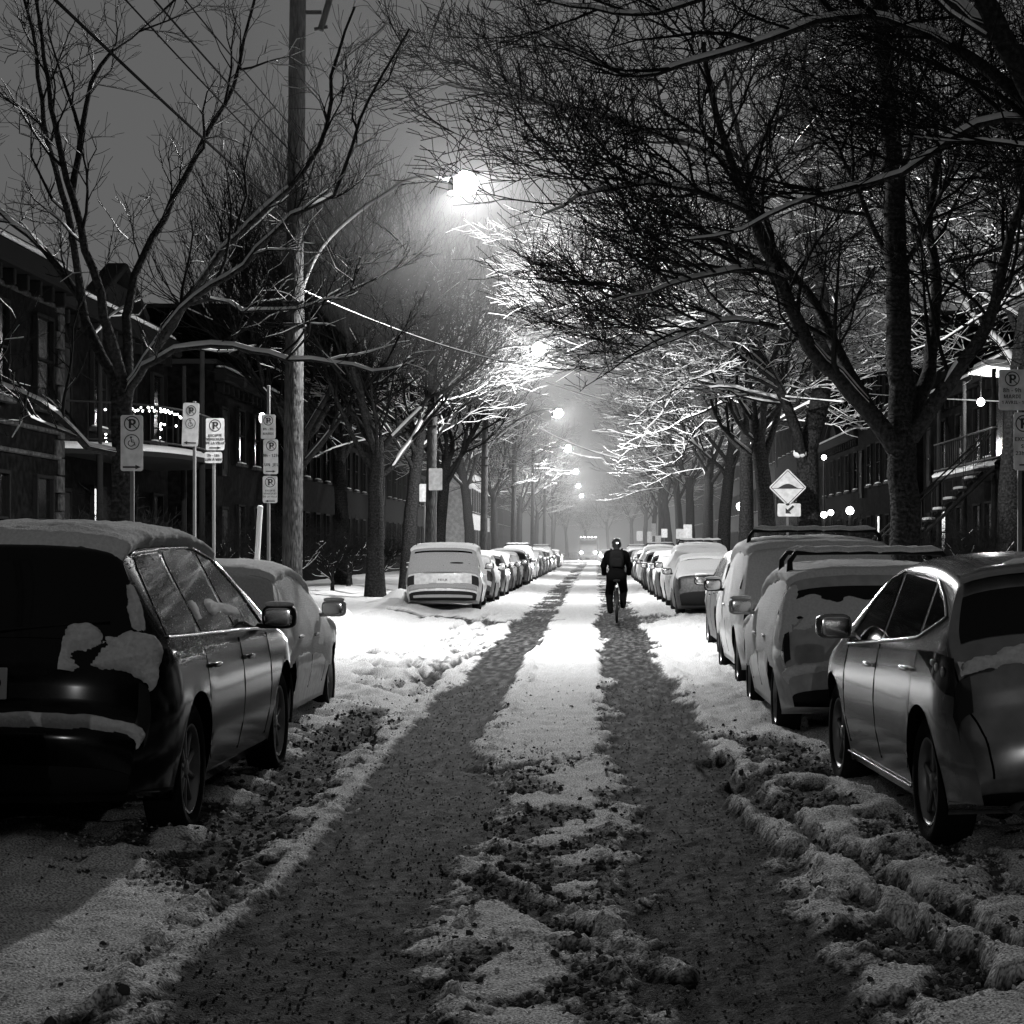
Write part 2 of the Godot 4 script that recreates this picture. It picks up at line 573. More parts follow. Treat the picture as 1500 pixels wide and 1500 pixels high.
func clumps() -> void:
	var r := RandomNumberGenerator.new()
	r.seed = 5
	var lists := [[], []]
	var tries := 0
	while tries < 80000:
		tries += 1
		var d := 5.0 + 17.0 * pow(r.randf(), 1.4)
		var x := r.randf_range(-2.9, 2.4)
		var q := road_at(x, d)
		var edge := q.y * (1.0 - q.y) * 4.0
		var chance := 0.02 + 0.3 * q.z + 0.5 * edge * (1.0 - q.z) + 0.3 * q.y * (1.0 - q.z)
		if r.randf() > chance:
			continue
		var size := 0.005 + 0.012 * pow(r.randf(), 2.5) + (0.022 * r.randf() if r.randf() < 0.05 * (1.0 - q.z) else 0.0)
		var dark := r.randf() < 0.25 + 0.7 * q.y
		if q.z > 0.3: size = r.randf_range(0.003, 0.0075)
		elif not dark: size = minf(size, 0.009)
		var b := Basis.from_euler(Vector3(r.randf() * 6.0, r.randf() * 6.0, r.randf() * 6.0)).scaled(Vector3(size, size * r.randf_range(0.6, 1.0), size * r.randf_range(0.6, 1.0)))
		lists[1 if dark else 0].append(Transform3D(b, Vector3(x, q.x + size * 0.15, -d)))
	for k in 2:
		var mm := MultiMesh.new()
		mm.transform_format = MultiMesh.TRANSFORM_3D
		mm.mesh = clump_mesh(k).mesh()
		mm.instance_count = lists[k].size()
		for j in lists[k].size():
			mm.set_instance_transform(j, lists[k][j])
		var o := MultiMeshInstance3D.new()
		o.name = ["snow_clumps", "slush_clumps"][k]
		o.multimesh = mm
		o.material_override = [M.snow_clump, M.slush_clump][k]
		add_child(o)
		o.set_meta("kind", "stuff")
		tag(o, ["small crumbs of white snow scattered over the roadway", "small dark lumps of slush scattered along the tyre tracks"][k], ["snow", "slush"][k])

# ------------------------------------------------------------------ trees
class Bough:
	var wood := Geo.new()     # trunk and limbs
	var twig := Geo.new()     # branches and twigs
	var snow := Geo.new()
	var r := RandomNumberGenerator.new()
	var count := [7, 11, 8, 6]            # children of trunk, limb, branch, branchlet
	var length := [4.0, 4.5, 2.2, 1.1, 0.6]
	var angle := [0.6, 0.75, 0.8, 0.7]
	var lift := [0.0, 0.10, 0.04, 0.03, 0.05]  # how strongly each level turns upwards
	var bend := [0.05, 0.13, 0.17, 0.2, 0.22]
	var steps := [8, 9, 5, 3, 2]
	var snowy := 1.0
	var start := 0.5                      # how readily snow begins to lie on a twig
	var snow_to := 4                      # finest level that carries snow
	var first := 0.25
	var tip := 0.0035

	func cap(p: PackedVector3Array, rad: PackedFloat32Array, thick: float, level: int) -> void:
		var run := 0
		var last := -1
		for k in p.size():
			var t := (p[mini(k + 1, p.size() - 1)] - p[maxi(k - 1, 0)]).normalized()
			var side := t.cross(Vector3.UP)
			var flat := side.length()
			var on := flat > (0.66 if level < 2 else 0.5) and (r.randf() < (start if run == 0 else 0.97) * snowy or (run > 0 and level < 2))
			if not on:
				run = 0
				continue
			side /= flat
			var up := side.cross(t).normalized()
			var rr := rad[k]
			var th := thick * (flat - 0.4) * 1.6 * r.randf_range(0.7, 1.15) * (0.3 if run == 0 else 1.0) * (0.35 if k == p.size() - 1 else 1.0)
			th = minf(th, rr * 1.6 + 0.003)
			var w := rr * 0.95 + 0.002
			var b := snow.v.size()
			snow.v.append(p[k] + side * w + up * rr * 0.1); snow.n.append((side + up * 0.3).normalized())
			if level < 2:
				snow.v.append(p[k] + side * w * 0.6 + up * (rr * 0.75 + th * 0.75)); snow.n.append((side * 0.6 + up).normalized())
				snow.v.append(p[k] - side * w * 0.6 + up * (rr * 0.75 + th * 0.75)); snow.n.append((up - side * 0.6).normalized())
			else:
				snow.v.append(p[k] + up * (rr + th)); snow.n.append(up)
			snow.v.append(p[k] - side * w + up * rr * 0.1); snow.n.append((up * 0.3 - side).normalized())
			var m := snow.v.size() - b
			if run > 0 and b - last == m:
				for q in m - 1:
					snow.i.append(last + q); snow.i.append(last + q + 1); snow.i.append(b + q + 1)
					snow.i.append(last + q); snow.i.append(b + q + 1); snow.i.append(b + q)
			last = b
			run += 1

	func put(p: PackedVector3Array, rad: PackedFloat32Array, level: int) -> void:
		var g := wood if level < 2 else twig
		g.tube(p, rad, [12, 7, 4, 3, 3][level])
		if level <= snow_to: cap(p, rad, [0.05, 0.05, 0.028, 0.018, 0.013][level], level)

	func along(p: PackedVector3Array, rad: PackedFloat32Array, f: float) -> Array:
		var x := f * (p.size() - 1)
		var k := mini(int(x), p.size() - 2)
		var y := x - k
		return [p[k].lerp(p[k + 1], y), (p[k + 1] - p[k]).normalized(), lerpf(rad[k], rad[k + 1], y)]

	func sprout(p: PackedVector3Array, rad: PackedFloat32Array, level: int, from: float, many: int) -> void:
		if level >= 4:
			return
		var turn := r.randf() * TAU
		for k in many:
			var f := lerpf(from, 0.98, (k + r.randf()) / many)
			var a := along(p, rad, f)
			var dir: Vector3 = a[1]
			turn += 2.4 + r.randf_range(-0.5, 0.5)
			var ax := dir.cross(Vector3(0.31, 0.9, 0.17)).normalized().rotated(dir, turn)
			var out := dir.rotated(ax, angle[level] * r.randf_range(0.7, 1.25))
			if level >= 1 and out.y < -0.25:
				out.y *= -0.4
			var len: float = length[level + 1] * r.randf_range(0.5, 1.35) * (1.0 - 0.45 * f)
			grow(a[0], out.normalized(), len, minf(a[2] * 0.72, len * 0.016 + 0.002), level + 1)

	func grow(at: Vector3, dir: Vector3, len: float, rad: float, level: int) -> void:
		var p := PackedVector3Array([at])
		var q := PackedFloat32Array([rad])
		var n: int = steps[level]
		var b: float = bend[level]
		for k in n:
			dir = (dir + Vector3(r.randfn() * b, r.randfn() * b + lift[level], r.randfn() * b)).normalized()
			at += dir * (len / n)
			p.append(at)
			q.append(lerpf(rad, maxf(tip, rad * 0.22), float(k + 1) / n))
		put(p, q, level)
		if level < 4:
			sprout(p, q, level, first if level < 3 else 0.2, count[level])

	# a limb laid out by hand through the given points
	func limb(pts: Array, r0: float, r1: float, level: int, many: int, from := 0.2) -> void:
		var c := Curve3D.new()
		for k in pts.size():
			var t: Vector3 = (pts[mini(k + 1, pts.size() - 1)] - pts[maxi(k - 1, 0)]) / 6.0
			c.add_point(pts[k], -t, t)
		var n := maxi(6, int(c.get_baked_length() / (0.3 if level < 2 else 0.15)))
		var p := PackedVector3Array()
		var q := PackedFloat32Array()
		for k in n + 1:
			var j := Vector3(r.randfn(), r.randfn(), r.randfn()) * 0.012 * (1.0 if k > 0 else 0.0)
			p.append(c.sample_baked(c.get_baked_length() * k / n) + j)
			q.append(lerpf(r0, r1, pow(float(k) / n, 0.8)))
		put(p, q, level)
		sprout(p, q, level, from, many)

	func trunk(h: float, r0: float, r1: float, lean := Vector3.ZERO) -> void:
		var p := PackedVector3Array()
		var q := PackedFloat32Array()
		for k in 11:
			var f := k / 10.0
			p.append(Vector3(lean.x * f * f, h * f - (0.5 if k == 0 else 0.0), lean.z * f * f) + Vector3(r.randfn(), 0, r.randfn()) * 0.02 * f)
			q.append(lerpf(r0, r1, f) * (1.0 + 0.45 * exp(-f * h * 2.2)))
		put(p, q, 0)
		sprout(p, q, 0, 0.72, count[0])

func plant(t: Bough, label: String, at: Vector3, bark: Material, group := "") -> Node3D:
	var o := thing("maple_tree", label, "tree", at, 0.0, group)
	part("trunk", t.wood, bark, o)
	var c := part("crown", t.twig, M.twig, o)
	c.set_meta("kind", "stuff")
	part("branch_snow", t.snow, M.branch_snow, o, "stuff")
	return o

func tree_ground(x: float, d: float) -> float:
	return side_at(x, d) - 0.05

func make_trees() -> void:
	# --- the young open tree on the left pavement, limbs as the photograph shows them
	var t := Bough.new()
	t.r.seed = 3
	t.snow_to = 3
	t.snowy = 0.9
	t.start = 0.7
	t.count = [0, 9, 6, 4]
	t.length = [3.0, 3.0, 1.5, 0.8, 0.42]
	t.angle = [0.6, 0.7, 0.75, 0.7]
	t.lift = [0.0, 0.12, 0.12, 0.10, 0.08]
	t.bend = [0.05, 0.14, 0.2, 0.26, 0.28]
	t.first = 0.25
	var base := Vector3(-6.3, tree_ground(-6.3, 25.0), -25.0)
	var at := func(px, py, dd := 0.0): return spot(px, py, 25.0 + dd) - base
	t.limb([Vector3(0, -0.5, 0), at.call(180, 800), at.call(180, 680), at.call(178, 590), at.call(185, 555)], 0.19, 0.14, 0, 0)
	t.limb([at.call(182, 575), at.call(140, 500, 0.3), at.call(112, 430, 0.6), at.call(60, 360, 0.8), at.call(0, 310, 1.0), at.call(-70, 200, 1.2)], 0.085, 0.02, 1, 10)
	t.limb([at.call(120, 440, 0.6), at.call(100, 320, 0.3), at.call(75, 230, 0.0), at.call(62, 160, -0.3), at.call(50, 60, -0.6), at.call(20, -60, -0.8)], 0.06, 0.015, 1, 9)
	t.limb([at.call(180, 560), at.call(145, 430, -0.5), at.call(105, 285, -0.7), at.call(90, 230, -0.8), at.call(75, 150, -0.9), at.call(58, 40, -1.0), at.call(45, -60, -1.2)], 0.08, 0.015, 1, 10)
	t.limb([at.call(105, 285, -0.7), at.call(120, 190, -0.2), at.call(150, 90, 0.2), at.call(225, 30, 0.5), at.call(300, -50, 0.8)], 0.05, 0.012, 1, 8)
	t.limb([at.call(187, 560), at.call(190, 430, 0.4), at.call(240, 320, 0.8), at.call(300, 200, 1.0), at.call(340, 130, 1.2), at.call(365, 30, 1.3), at.call(390, -60, 1.4)], 0.075, 0.015, 1, 11)
	t.limb([at.call(187, 568), at.call(250, 480, -0.6), at.call(300, 400, -0.8), at.call(350, 345, -1.0), at.call(440, 260, -1.2), at.call(478, 190, -1.3), at.call(490, 100, -1.4), at.call(520, 10, -1.5)], 0.08, 0.015, 1, 11)
	t.limb([at.call(230, 500, -0.5), at.call(280, 440, -0.9), at.call(350, 395, -1.4), at.call(420, 320, -1.8), at.call(490, 280, -2.0), at.call(530, 170, -2.2), at.call(600, 45, -2.4)], 0.05, 0.012, 1, 9)
	t.limb([at.call(188, 580), at.call(215, 535, -0.8), at.call(270, 510, -1.2), at.call(350, 508, -1.6), at.call(420, 525, -2.0), at.call(500, 530, -2.3), at.call(560, 545, -2.6), at.call(610, 528, -2.8)], 0.06, 0.012, 1, 9)
	t.limb([at.call(280, 445, -0.8), at.call(330, 440, -1.0), at.call(360, 455, -1.3), at.call(430, 452, -1.7), at.call(500, 432, -2.0), at.call(555, 405, -2.3)], 0.03, 0.008, 1, 8)
	t.limb([at.call(177, 665), at.call(130, 655, -0.5), at.call(95, 620, -0.9), at.call(65, 590, -1.2), at.call(30, 575, -1.5), at.call(-40, 560, -1.9)], 0.06, 0.03, 1, 7)
	plant(t, "open young tree with a snowy low limb beside the wheelchair parking sign", base, M.bark)

	# --- right-hand trees
	t = Bough.new()
	t.r.seed = 8
	t.snow_to = 1
	t.snowy = 0.85
	t.tip = 0.0055
	t.count = [5, 13, 9, 6]
	t.length = [4.0, 4.4, 2.3, 1.15, 0.62]
	t.lift = [0.0, 0.08, 0.03, 0.02, 0.03]
	base = Vector3(4.3, tree_ground(4.3, 26.0), -26.0)
	at = func(px, py, dd := 0.0): return spot(px, py, 26.0 + dd * 0.9) - base
	t.limb([Vector3(0, -0.5, 0), at.call(1325, 780), at.call(1320, 650), at.call(1318, 520), at.call(1312, 350), at.call(1305, 180), at.call(1290, 20), at.call(1280, -150)], 0.26, 0.10, 0, 6, 0.45)
	t.limb([at.call(1312, 655), at.call(1255, 580, -0.6), at.call(1180, 500, -1.2), at.call(1140, 400, -1.6), at.call(1090, 290, -2.0), at.call(1050, 170, -2.2), at.call(1030, 60, -2.4)], 0.15, 0.03, 1, 16)
	t.limb([at.call(1300, 640), at.call(1240, 540, 0.8), at.call(1190, 440, 1.4), at.call(1120, 350, 2.0), at.call(1090, 230, 2.4), at.call(1060, 100, 2.8)], 0.12, 0.03, 1, 14)
	t.limb([at.call(1330, 615), at.call(1362, 540, 0.5), at.call(1372, 420, 0.8), at.call(1362, 330, 1.2), at.call(1380, 200, 1.5)], 0.13, 0.04, 1, 12)
	t.limb([at.call(1335, 640), at.call(1390, 560, -0.5), at.call(1450, 470, -1.0), at.call(1480, 350, -1.4), at.call(1530, 200, -1.8)], 0.13, 0.04, 1, 12)
	t.limb([at.call(1150, 410, -1.6), at.call(1090, 395, -2.2), at.call(1000, 410, -2.6), at.call(940, 430, -3.0), at.call(890, 440, -3.2)], 0.055, 0.012, 1, 17)
	t.limb([at.call(1120, 320, -1.8), at.call(1050, 290, -2.4), at.call(960, 270, -2.9), at.call(870, 280, -3.2), at.call(830, 300, -3.5), at.call(795, 315, -3.7)], 0.055, 0.010, 1, 18)
	t.limb([at.call(1100, 260, 2.2), at.call(1010, 210, 2.2), at.call(900, 175, 2.0), at.call(800, 150, 1.8), at.call(720, 135, 1.6), at.call(640, 120, 1.4)], 0.06, 0.010, 1, 20)
	t.limb([at.call(1140, 480, 1.2), at.call(1060, 470, 1.0), at.call(980, 500, 0.8), at.call(900, 530, 0.6)], 0.045, 0.010, 1, 16)
	plant(t, "broad bare street tree with forked dark trunk behind the silver car", base, M.bark)

	t = Bough.new()   # its trunk stands outside the frame, its boughs reach in from the right
	t.r.seed = 9
	t.snow_to = 1
	t.snowy = 0.85
	t.count = [4, 12, 8, 6]
	t.length = [4.0, 4.0, 2.0, 1.0, 0.55]
	t.lift = [0.0, 0.06, 0.03, 0.02, 0.03]
	base = Vector3(5.3, tree_ground(5.3, 19.0), -19.0)
	at = func(px, py, dd := 0.0): return spot(px, py, 19.0 + dd) - base
	t.limb([Vector3(0, -0.5, 0), at.call(1640, 700), at.call(1630, 500), at.call(1600, 300), at.call(1540, 180), at.call(1480, 80), at.call(1410, -60)], 0.26, 0.10, 0, 5, 0.6)
	t.limb([at.call(1615, 400), at.call(1540, 225, 0.4), at.call(1500, 170, 0.6), at.call(1420, 190, 0.9), at.call(1330, 250, 1.2), at.call(1240, 278, 1.4), at.call(1150, 300, 1.6), at.call(1090, 335, 1.8), at.call(1010, 350, 2.0)], 0.075, 0.012, 1, 15)
	t.limb([at.call(1560, 200), at.call(1400, 70, 1.0), at.call(1250, 20, 1.8), at.call(1120, 60, 2.4), at.call(1000, 95, 3.0), at.call(930, 112, 3.4), at.call(850, 80, 3.8), at.call(760, 30, 4.0)], 0.09, 0.012, 1, 20)
	t.limb([at.call(1480, 60), at.call(1300, -40, 1.5), at.call(1100, -20, 2.5), at.call(950, 20, 3.2), at.call(820, 5, 3.8), at.call(720, -30, 4.2)], 0.08, 0.012, 1, 18)
	plant(t, "bare tree whose snow-lined boughs hang over the silver car's end of the street", base, M.bark)

	var spread := []    # broad crowns, to be copied
	for k in 3:
		t = Bough.new()
		t.r.seed = 20 + k
		t.start = 0.92
		t.tip = 0.007
		t.count = [8, 12, 8, 4]
		t.length = [4.0, 8.2, 3.6, 1.7, 0.85]
		t.angle = [0.75, 0.75, 0.8, 0.7]
		t.lift = [0.0, 0.07, 0.03, 0.02, 0.03]
		t.trunk(5.0 + 0.5 * k, 0.29, 0.19, Vector3(-0.4, 0, 0.2 * k))
		spread.append(t)
	var light := []     # the same habit with fewer, stouter twigs for the far rows
	for k in 2:
		t = Bough.new()
		t.r.seed = 26 + k
		t.start = 0.85
		t.count = [7, 9, 6, 3]
		t.length = [4.0, 8.2, 3.6, 1.9, 1.0]
		t.angle = [0.75, 0.75, 0.8, 0.7]
		t.lift = [0.0, 0.07, 0.03, 0.02, 0.03]
		t.steps = [6, 6, 4, 2, 2]
		t.tip = 0.010
		t.trunk(5.2 + 0.5 * k, 0.29, 0.19, Vector3(-0.4, 0, 0.2 * k))
		light.append(t)
	var upright := []   # crowns cut back and grown out in a brush of upright shoots
	for k in 2:
		t = Bough.new()
		t.r.seed = 30 + k
		t.tip = 0.007
		t.count = [8, 11, 7, 4]
		t.snow_to = 2
		t.length = [4.0, 10.0, 4.6, 2.8, 1.4]
		t.angle = [0.65, 0.7, 0.6, 0.5]
		t.lift = [0.0, 0.11, 0.18, 0.24, 0.24]
		t.snowy = 0.5
		t.trunk(4.6 + 0.5 * k, 0.26, 0.19, Vector3(0.3, 0, 0.2))
		upright.append(t)
	# the first of them, whose limbs reach out over the street towards the lamp
	t = Bough.new()
	t.r.seed = 51
	t.tip = 0.006
	t.start = 0.95
	t.count = [5, 12, 8, 5]
	t.length = [4.0, 5.5, 2.4, 1.15, 0.6]
	t.lift = [0.0, 0.06, 0.02, 0.0, 0.01]
	base = Vector3(4.9, tree_ground(4.9, 43.0), -43.0)
	at = func(px, py, dd := 0.0): return spot(px, py, 43.0 + dd) - base
	t.limb([Vector3(0, -0.5, 0), at.call(1186, 780), at.call(1184, 700), at.call(1182, 660), at.call(1200, 590), at.call(1205, 480), at.call(1190, 330), at.call(1180, 150)], 0.33, 0.12, 0, 6, 0.5)
	t.limb([at.call(1180, 690), at.call(1155, 600, -0.8), at.call(1120, 530, -1.6), at.call(1075, 450, -2.4), at.call(1010, 390, -3.2), at.call(950, 350, -3.6)], 0.16, 0.04, 1, 14)
	for q in [[[1130, 545, -1.4], [1040, 470, -3.0], [960, 415, -4.2], [890, 392, -4.6], [810, 380, -5.0]], [[1140, 560, -1.2], [1050, 500, -3.4], [950, 445, -5.0], [880, 442, -5.4], [800, 455, -5.8]], [[1060, 440, -2.6], [990, 400, -3.2], [920, 375, -3.6], [850, 368, -3.8]], [[1140, 570, -1.2], [1060, 530, -2.4], [970, 490, -3.2], [890, 495, -4.0], [830, 515, -4.6]], [[1150, 590, -0.8], [1080, 570, -1.2], [990, 550, -1.4], [910, 530, -1.6], [840, 545, -1.8]], [[1030, 400, -3.0], [930, 400, -3.6], [870, 425, -3.4], [800, 425, -3.4]]]:
		var pts := []
		for z in q: pts.append(at.call(z[0], z[1], z[2]))
		t.limb(pts, 0.065, 0.012, 1, 18, 0.12)
	var lit := plant(t, "lamp-lit tree behind the diamond speed-bump sign, its snowy limbs reaching over the street", base, M.bark)
	var fork := Geo.new()
	fork.pillow(at.call(1172, 664, -0.25), Vector3(0.16, 0.12, 0.14), 0.9, 8)
	part("fork_snow", fork, M.branch_snow, lit)
	# right side
	var protos := {}
	var rt := [[4.9, 53.0, 0], [5.0, 62.5, 2], [5.0, 74.0, 1], [5.1, 86.0, 1], [5.0, 99.0, 2], [5.1, 113.0, 0], [5.0, 128.0, 1], [5.1, 145.0, 2], [5.0, 165.0, 0], [5.1, 195.0, 1], [4.6, 240.0, 0], [2.0, 300.0, 1], [-1.5, 310.0, 2]]
	var what := ["dark tree just beyond the lamp-lit trunk at the speed-bump sign", "second tree beyond the lamp-lit trunk at the speed-bump sign"]
	for k in rt.size():
		var a: Array = rt[k]
		var turn: float = [0.0, 0.7, 2.2, 3.9, 1.3, 5.1][k % 6]
		var pos := Vector3(a[0], tree_ground(a[0], a[1]), -a[1])
		var label: String = what[k] if k < 2 else "bare snowy tree in the long row lining the right pavement"
		var group := "" if k < 2 else "trees along the right pavement"
		var key: int = a[2] if k < 3 else 10 + k % 2
		if not protos.has(key):
			var o := plant(spread[key] if key < 10 else light[key - 10], label, pos, M.bark, group)
			o.rotation.y = turn
			protos[key] = o
		else:
			copy_of(protos[key], pos, turn, label, group, 0.95 + 0.03 * (k % 4))
	# left side
	var lt := [[-6.35, 54.0, 0, 1], [-6.2, 62.0, 1, 0], [-6.2, 74.0, 1, 1], [-6.2, 93.0, 2, 0], [-6.2, 116.0, 1, 1], [-6.2, 151.0, 0, 0], [-6.1, 190.0, 2, 0], [-5.6, 240.0, 0, 0], [-4.5, 292.0, 0, 0]]
	var uproto := {}
	what = ["dark tree with upright shoots on the bank left of the white snowy car", "spreading tree with a snowy elbow limb just beyond the one on the bank"]
	for k in lt.size():
		var a: Array = lt[k]
		var turn: float = [2.1, 3.0, 0.4, 5.2, 1.2, 4.0][k % 6]
		var pos := Vector3(a[0], tree_ground(a[0], a[1]), -a[1])
		var label: String = what[k] if k < 2 else "bare snowy tree in the long row lining the left pavement"
		var group := "" if k < 2 else "trees along the left pavement"
		if a[3] == 1 and k < 4:
			var kk: int = a[2] % 2
			if not uproto.has(kk):
				var o := plant(upright[kk], label, pos, M.bark, group)
				o.rotation.y = turn
				uproto[kk] = o
			else:
				copy_of(uproto[kk], pos, turn, label, group, 1.0)
		else:
			copy_of(protos[a[2] if k < 4 else 10 + k % 2], pos, turn, label, group, 0.98)
	# big trees in the front yards on the right, before the houses
	for k in 2:
		var a: Array = [[8.8, 29.0, 0], [8.8, 40.0, 2]][k]
		copy_of(protos[a[2]], Vector3(a[0], tree_ground(a[0], a[1]), -a[1]), 1.1 + 1.9 * k, "tall bare tree in the right-hand front yards behind the pavement trees", "trees in the right-hand yards", 1.08)
	for k in 2:
		var a: Array = [[-9.3, 57.0, 0], [-8.9, 66.0, 1]][k]
		copy_of(uproto[a[2]], Vector3(a[0], tree_ground(a[0], a[1]), -a[1]), 0.6 + 2.1 * k, "tall upright tree in the left-hand front yards behind the pavement trees", "trees in the left-hand yards", 1.05)
	# the same street behind the camera
	for k in 4:
		var x := -6.2 if k % 2 else 5.2
		var d := -7.0 - 13.0 * (k / 2)
		copy_of(protos[10 + k % 2], Vector3(x, 0.2, -d), k * 1.7, "bare tree lining the street behind the viewpoint", "trees behind the viewpoint", 1.0)

# ------------------------------------------------------------------ cars
# A car's skin is one sheet: rows follow its outline from the rear bumper over the roof to the front bumper, columns run round it.
# Local axes: origin on the ground under the middle of the rear bumper, nose towards -z. s = metres forward from the rear.
const NS := 20    # columns up each side
const NT := 8     # columns from roof edge to middle

class Car:
	var L := 4.5
	var W := 0.9
	var belt_r := 0.98
	var belt_f := 0.95
	var tumble := 0.32
	var floor := 0.21
	var sr := 0.85
	var sf := 3.5
	var rw := 0.34
	var S := PackedFloat32Array()
	var T := PackedFloat32Array()
	var P := PackedVector3Array()
	var N := PackedVector3Array()
	var cols := 0
	var rows := 0
	var half := 0
	var round_r := 0.10
	var round_f := 0.18
	var drop := 0.10

	func outline(prof: Array) -> void:
		var p := PackedVector2Array(prof)
		for it in 2:
			var q := PackedVector2Array([p[0]])
			for k in p.size() - 1:
				q.append(p[k].lerp(p[k + 1], 0.25))
				q.append(p[k].lerp(p[k + 1], 0.75))
			q.append(p[p.size() - 1])
			p = q
		S.append(p[0].x); T.append(p[0].y)
		for k in p.size() - 1:
			var n := maxi(1, ceili(p[k].distance_to(p[k + 1]) / 0.065))
			for j in n:
				var m := p[k].lerp(p[k + 1], float(j + 1) / n)
				S.append(m.x); T.append(m.y)
		rows = S.size()
		half = 1 + NS + NT + 1
		cols = half * 2 - 1
		for r in rows:
			for c in cols:
				P.append(point(r, c))
		N.resize(P.size())
		for r in rows:
			for c in cols:
				var dr := P[mini(r + 1, rows - 1) * cols + c] - P[maxi(r - 1, 0) * cols + c]
				var dc := P[r * cols + mini(c + 1, cols - 1)] - P[r * cols + maxi(c - 1, 0)]
				N[r * cols + c] = dr.cross(dc).normalized()
		var mid := (rows / 2) * cols + half - 1
		if N[mid].y < 0.0:
			for k in N.size(): N[k] = -N[k]

	func belt(s: float) -> float:
		return lerpf(belt_r, belt_f, clampf(s / L, 0.0, 1.0))
	func plan(s: float) -> float:
		var f := 1.0
		if s < 0.6: f -= round_r * pow(1.0 - maxf(s, 0.0) / 0.6, 2.2)
		if s > L - 1.0: f -= round_f * pow(clampf((s - L + 1.0), 0.0, 1.0), 2.4)
		return f
	func across(s: float, y: float) -> float:
		var b := belt(s)
		var f: float
		if y < 0.5: f = lerpf(0.91, 0.985, clampf((y - 0.18) / 0.32, 0.0, 1.0))
		elif y < 0.7: f = lerpf(0.985, 1.0, (y - 0.5) / 0.2)
		elif y < b: f = lerpf(1.0, 0.955, pow((y - 0.7) / maxf(b - 0.7, 0.01), 1.8))
		else: f = 0.955 - tumble * (y - b) / W
		return W * plan(s) * f
	func bow(s: float, x: float) -> float:     # bumpers curve round the corners
		var k := 0.0
		if s < 0.7: k = 0.16 * (1.0 - maxf(s, 0.0) / 0.7)
		elif s > L - 1.0: k = -0.26 * (s - L + 1.0)
		return k * pow(absf(x) / W, 2.6)
	func under(s: float) -> float:
		return floor + 0.10 * (pow(clampf(1.0 - s / 0.8, 0.0, 1.0), 1.5) + pow(clampf((s - L + 0.8) / 0.8, 0.0, 1.0), 1.5))
	func side(s: float, y: float, sgn: float, off := 0.0) -> Vector3:
		var x := across(s, y)
		return Vector3(sgn * (x + off), y, -(s + bow(s, x)))
	func point(r: int, c: int) -> Vector3:
		var m := c if c < half else 2 * half - 2 - c
		var sgn := 1.0 if c < half else -1.0
		var s := S[r]
		var lo := minf(under(s), T[r])
		var d := minf(drop, (T[r] - lo) * 0.5)
		var rail := T[r] - d
		if m == 0:
			return Vector3(0, lo, -s)
		if m <= NS + 1:
			return side(s, lerpf(lo, rail, float(m - 1) / NS), sgn)
		var th := PI / 2 * float(m - NS - 1) / NT
		var x := across(s, rail) * pow(cos(th), 0.75) if m < half - 1 else 0.0
		return Vector3(sgn * x, rail + d * pow(sin(th), 0.9), -(s + bow(s, x)))
	func at(r: float, c: float) -> Array:
		r = clampf(r, 0.0, rows - 1.001); c = clampf(c, 0.0, cols - 1.001)
		var r0 := int(r); var c0 := int(c)
		var u := r - r0; var w := c - c0
		var k := r0 * cols + c0
		return [P[k].lerp(P[k + 1], w).lerp(P[k + cols].lerp(P[k + cols + 1], w), u), N[k].lerp(N[k + 1], w).lerp(N[k + cols].lerp(N[k + cols + 1], w), u).normalized()]
	func rear(y: float) -> float:
		for r in rows - 1:
			if T[r + 1] >= y:
				return r + clampf((y - T[r]) / maxf(T[r + 1] - T[r], 1e-5), 0.0, 1.0)
		return rows * 0.5
	func front(y: float) -> float:
		for r in range(rows - 2, 0, -1):
			if T[r] >= y:
				return r + clampf((T[r] - y) / maxf(T[r] - T[r + 1], 1e-5), 0.0, 1.0)
		return rows * 0.5
	func row_at(s: float) -> float:       # on the roof and bonnet, where s grows steadily
		for r in range(rows / 8, rows - 1):
			if S[r + 1] >= s and S[r] <= s:
				return r + (s - S[r]) / maxf(S[r + 1] - S[r], 1e-5)
		return rows * 0.5
	func edge(m: float) -> float:
		return 2 * half - 2 - m
	func in_arch(p: Vector3) -> float:    # >0: metres inside a wheel arch
		var ra := rw + 0.055
		var best := -1.0
		for s in [sr, sf]:
			best = maxf(best, ra - Vector2(-p.z - s, p.y - rw).length())
		return best
	func shell() -> Geo:
		var g := Geo.new()
		var q := P.duplicate()
		var keep := PackedByteArray()
		keep.resize((rows - 1) * (cols - 1))
		keep.fill(1)
		var ins := PackedByteArray(); ins.resize(P.size())
		for k in P.size():
			var c := k % cols
			var m := c if c < half else 2 * half - 2 - c
			if m <= NS + 1 and in_arch(P[k]) > 0.0:
				ins[k] = 1
		for r in rows - 1:
			for c in cols - 1:
				var a := r * cols + c
				if ins[a] and ins[a + 1] and ins[a + cols] and ins[a + cols + 1]:
					keep[r * (cols - 1) + c] = 0
		for k in P.size():
			if ins[k]:
				for s in [sr, sf]:
					var o := Vector2(-P[k].z - s, P[k].y - rw)
					if o.length() < rw + 0.055:
						o = o.normalized() * (rw + 0.055)
						if rw + o.y > under(s) - 0.02:
							q[k].z = -(s + o.x); q[k].y = maxf(rw + o.y, under(s) * 0.9)
		g.sheet(q, cols, Vector3.UP, keep)
		return g
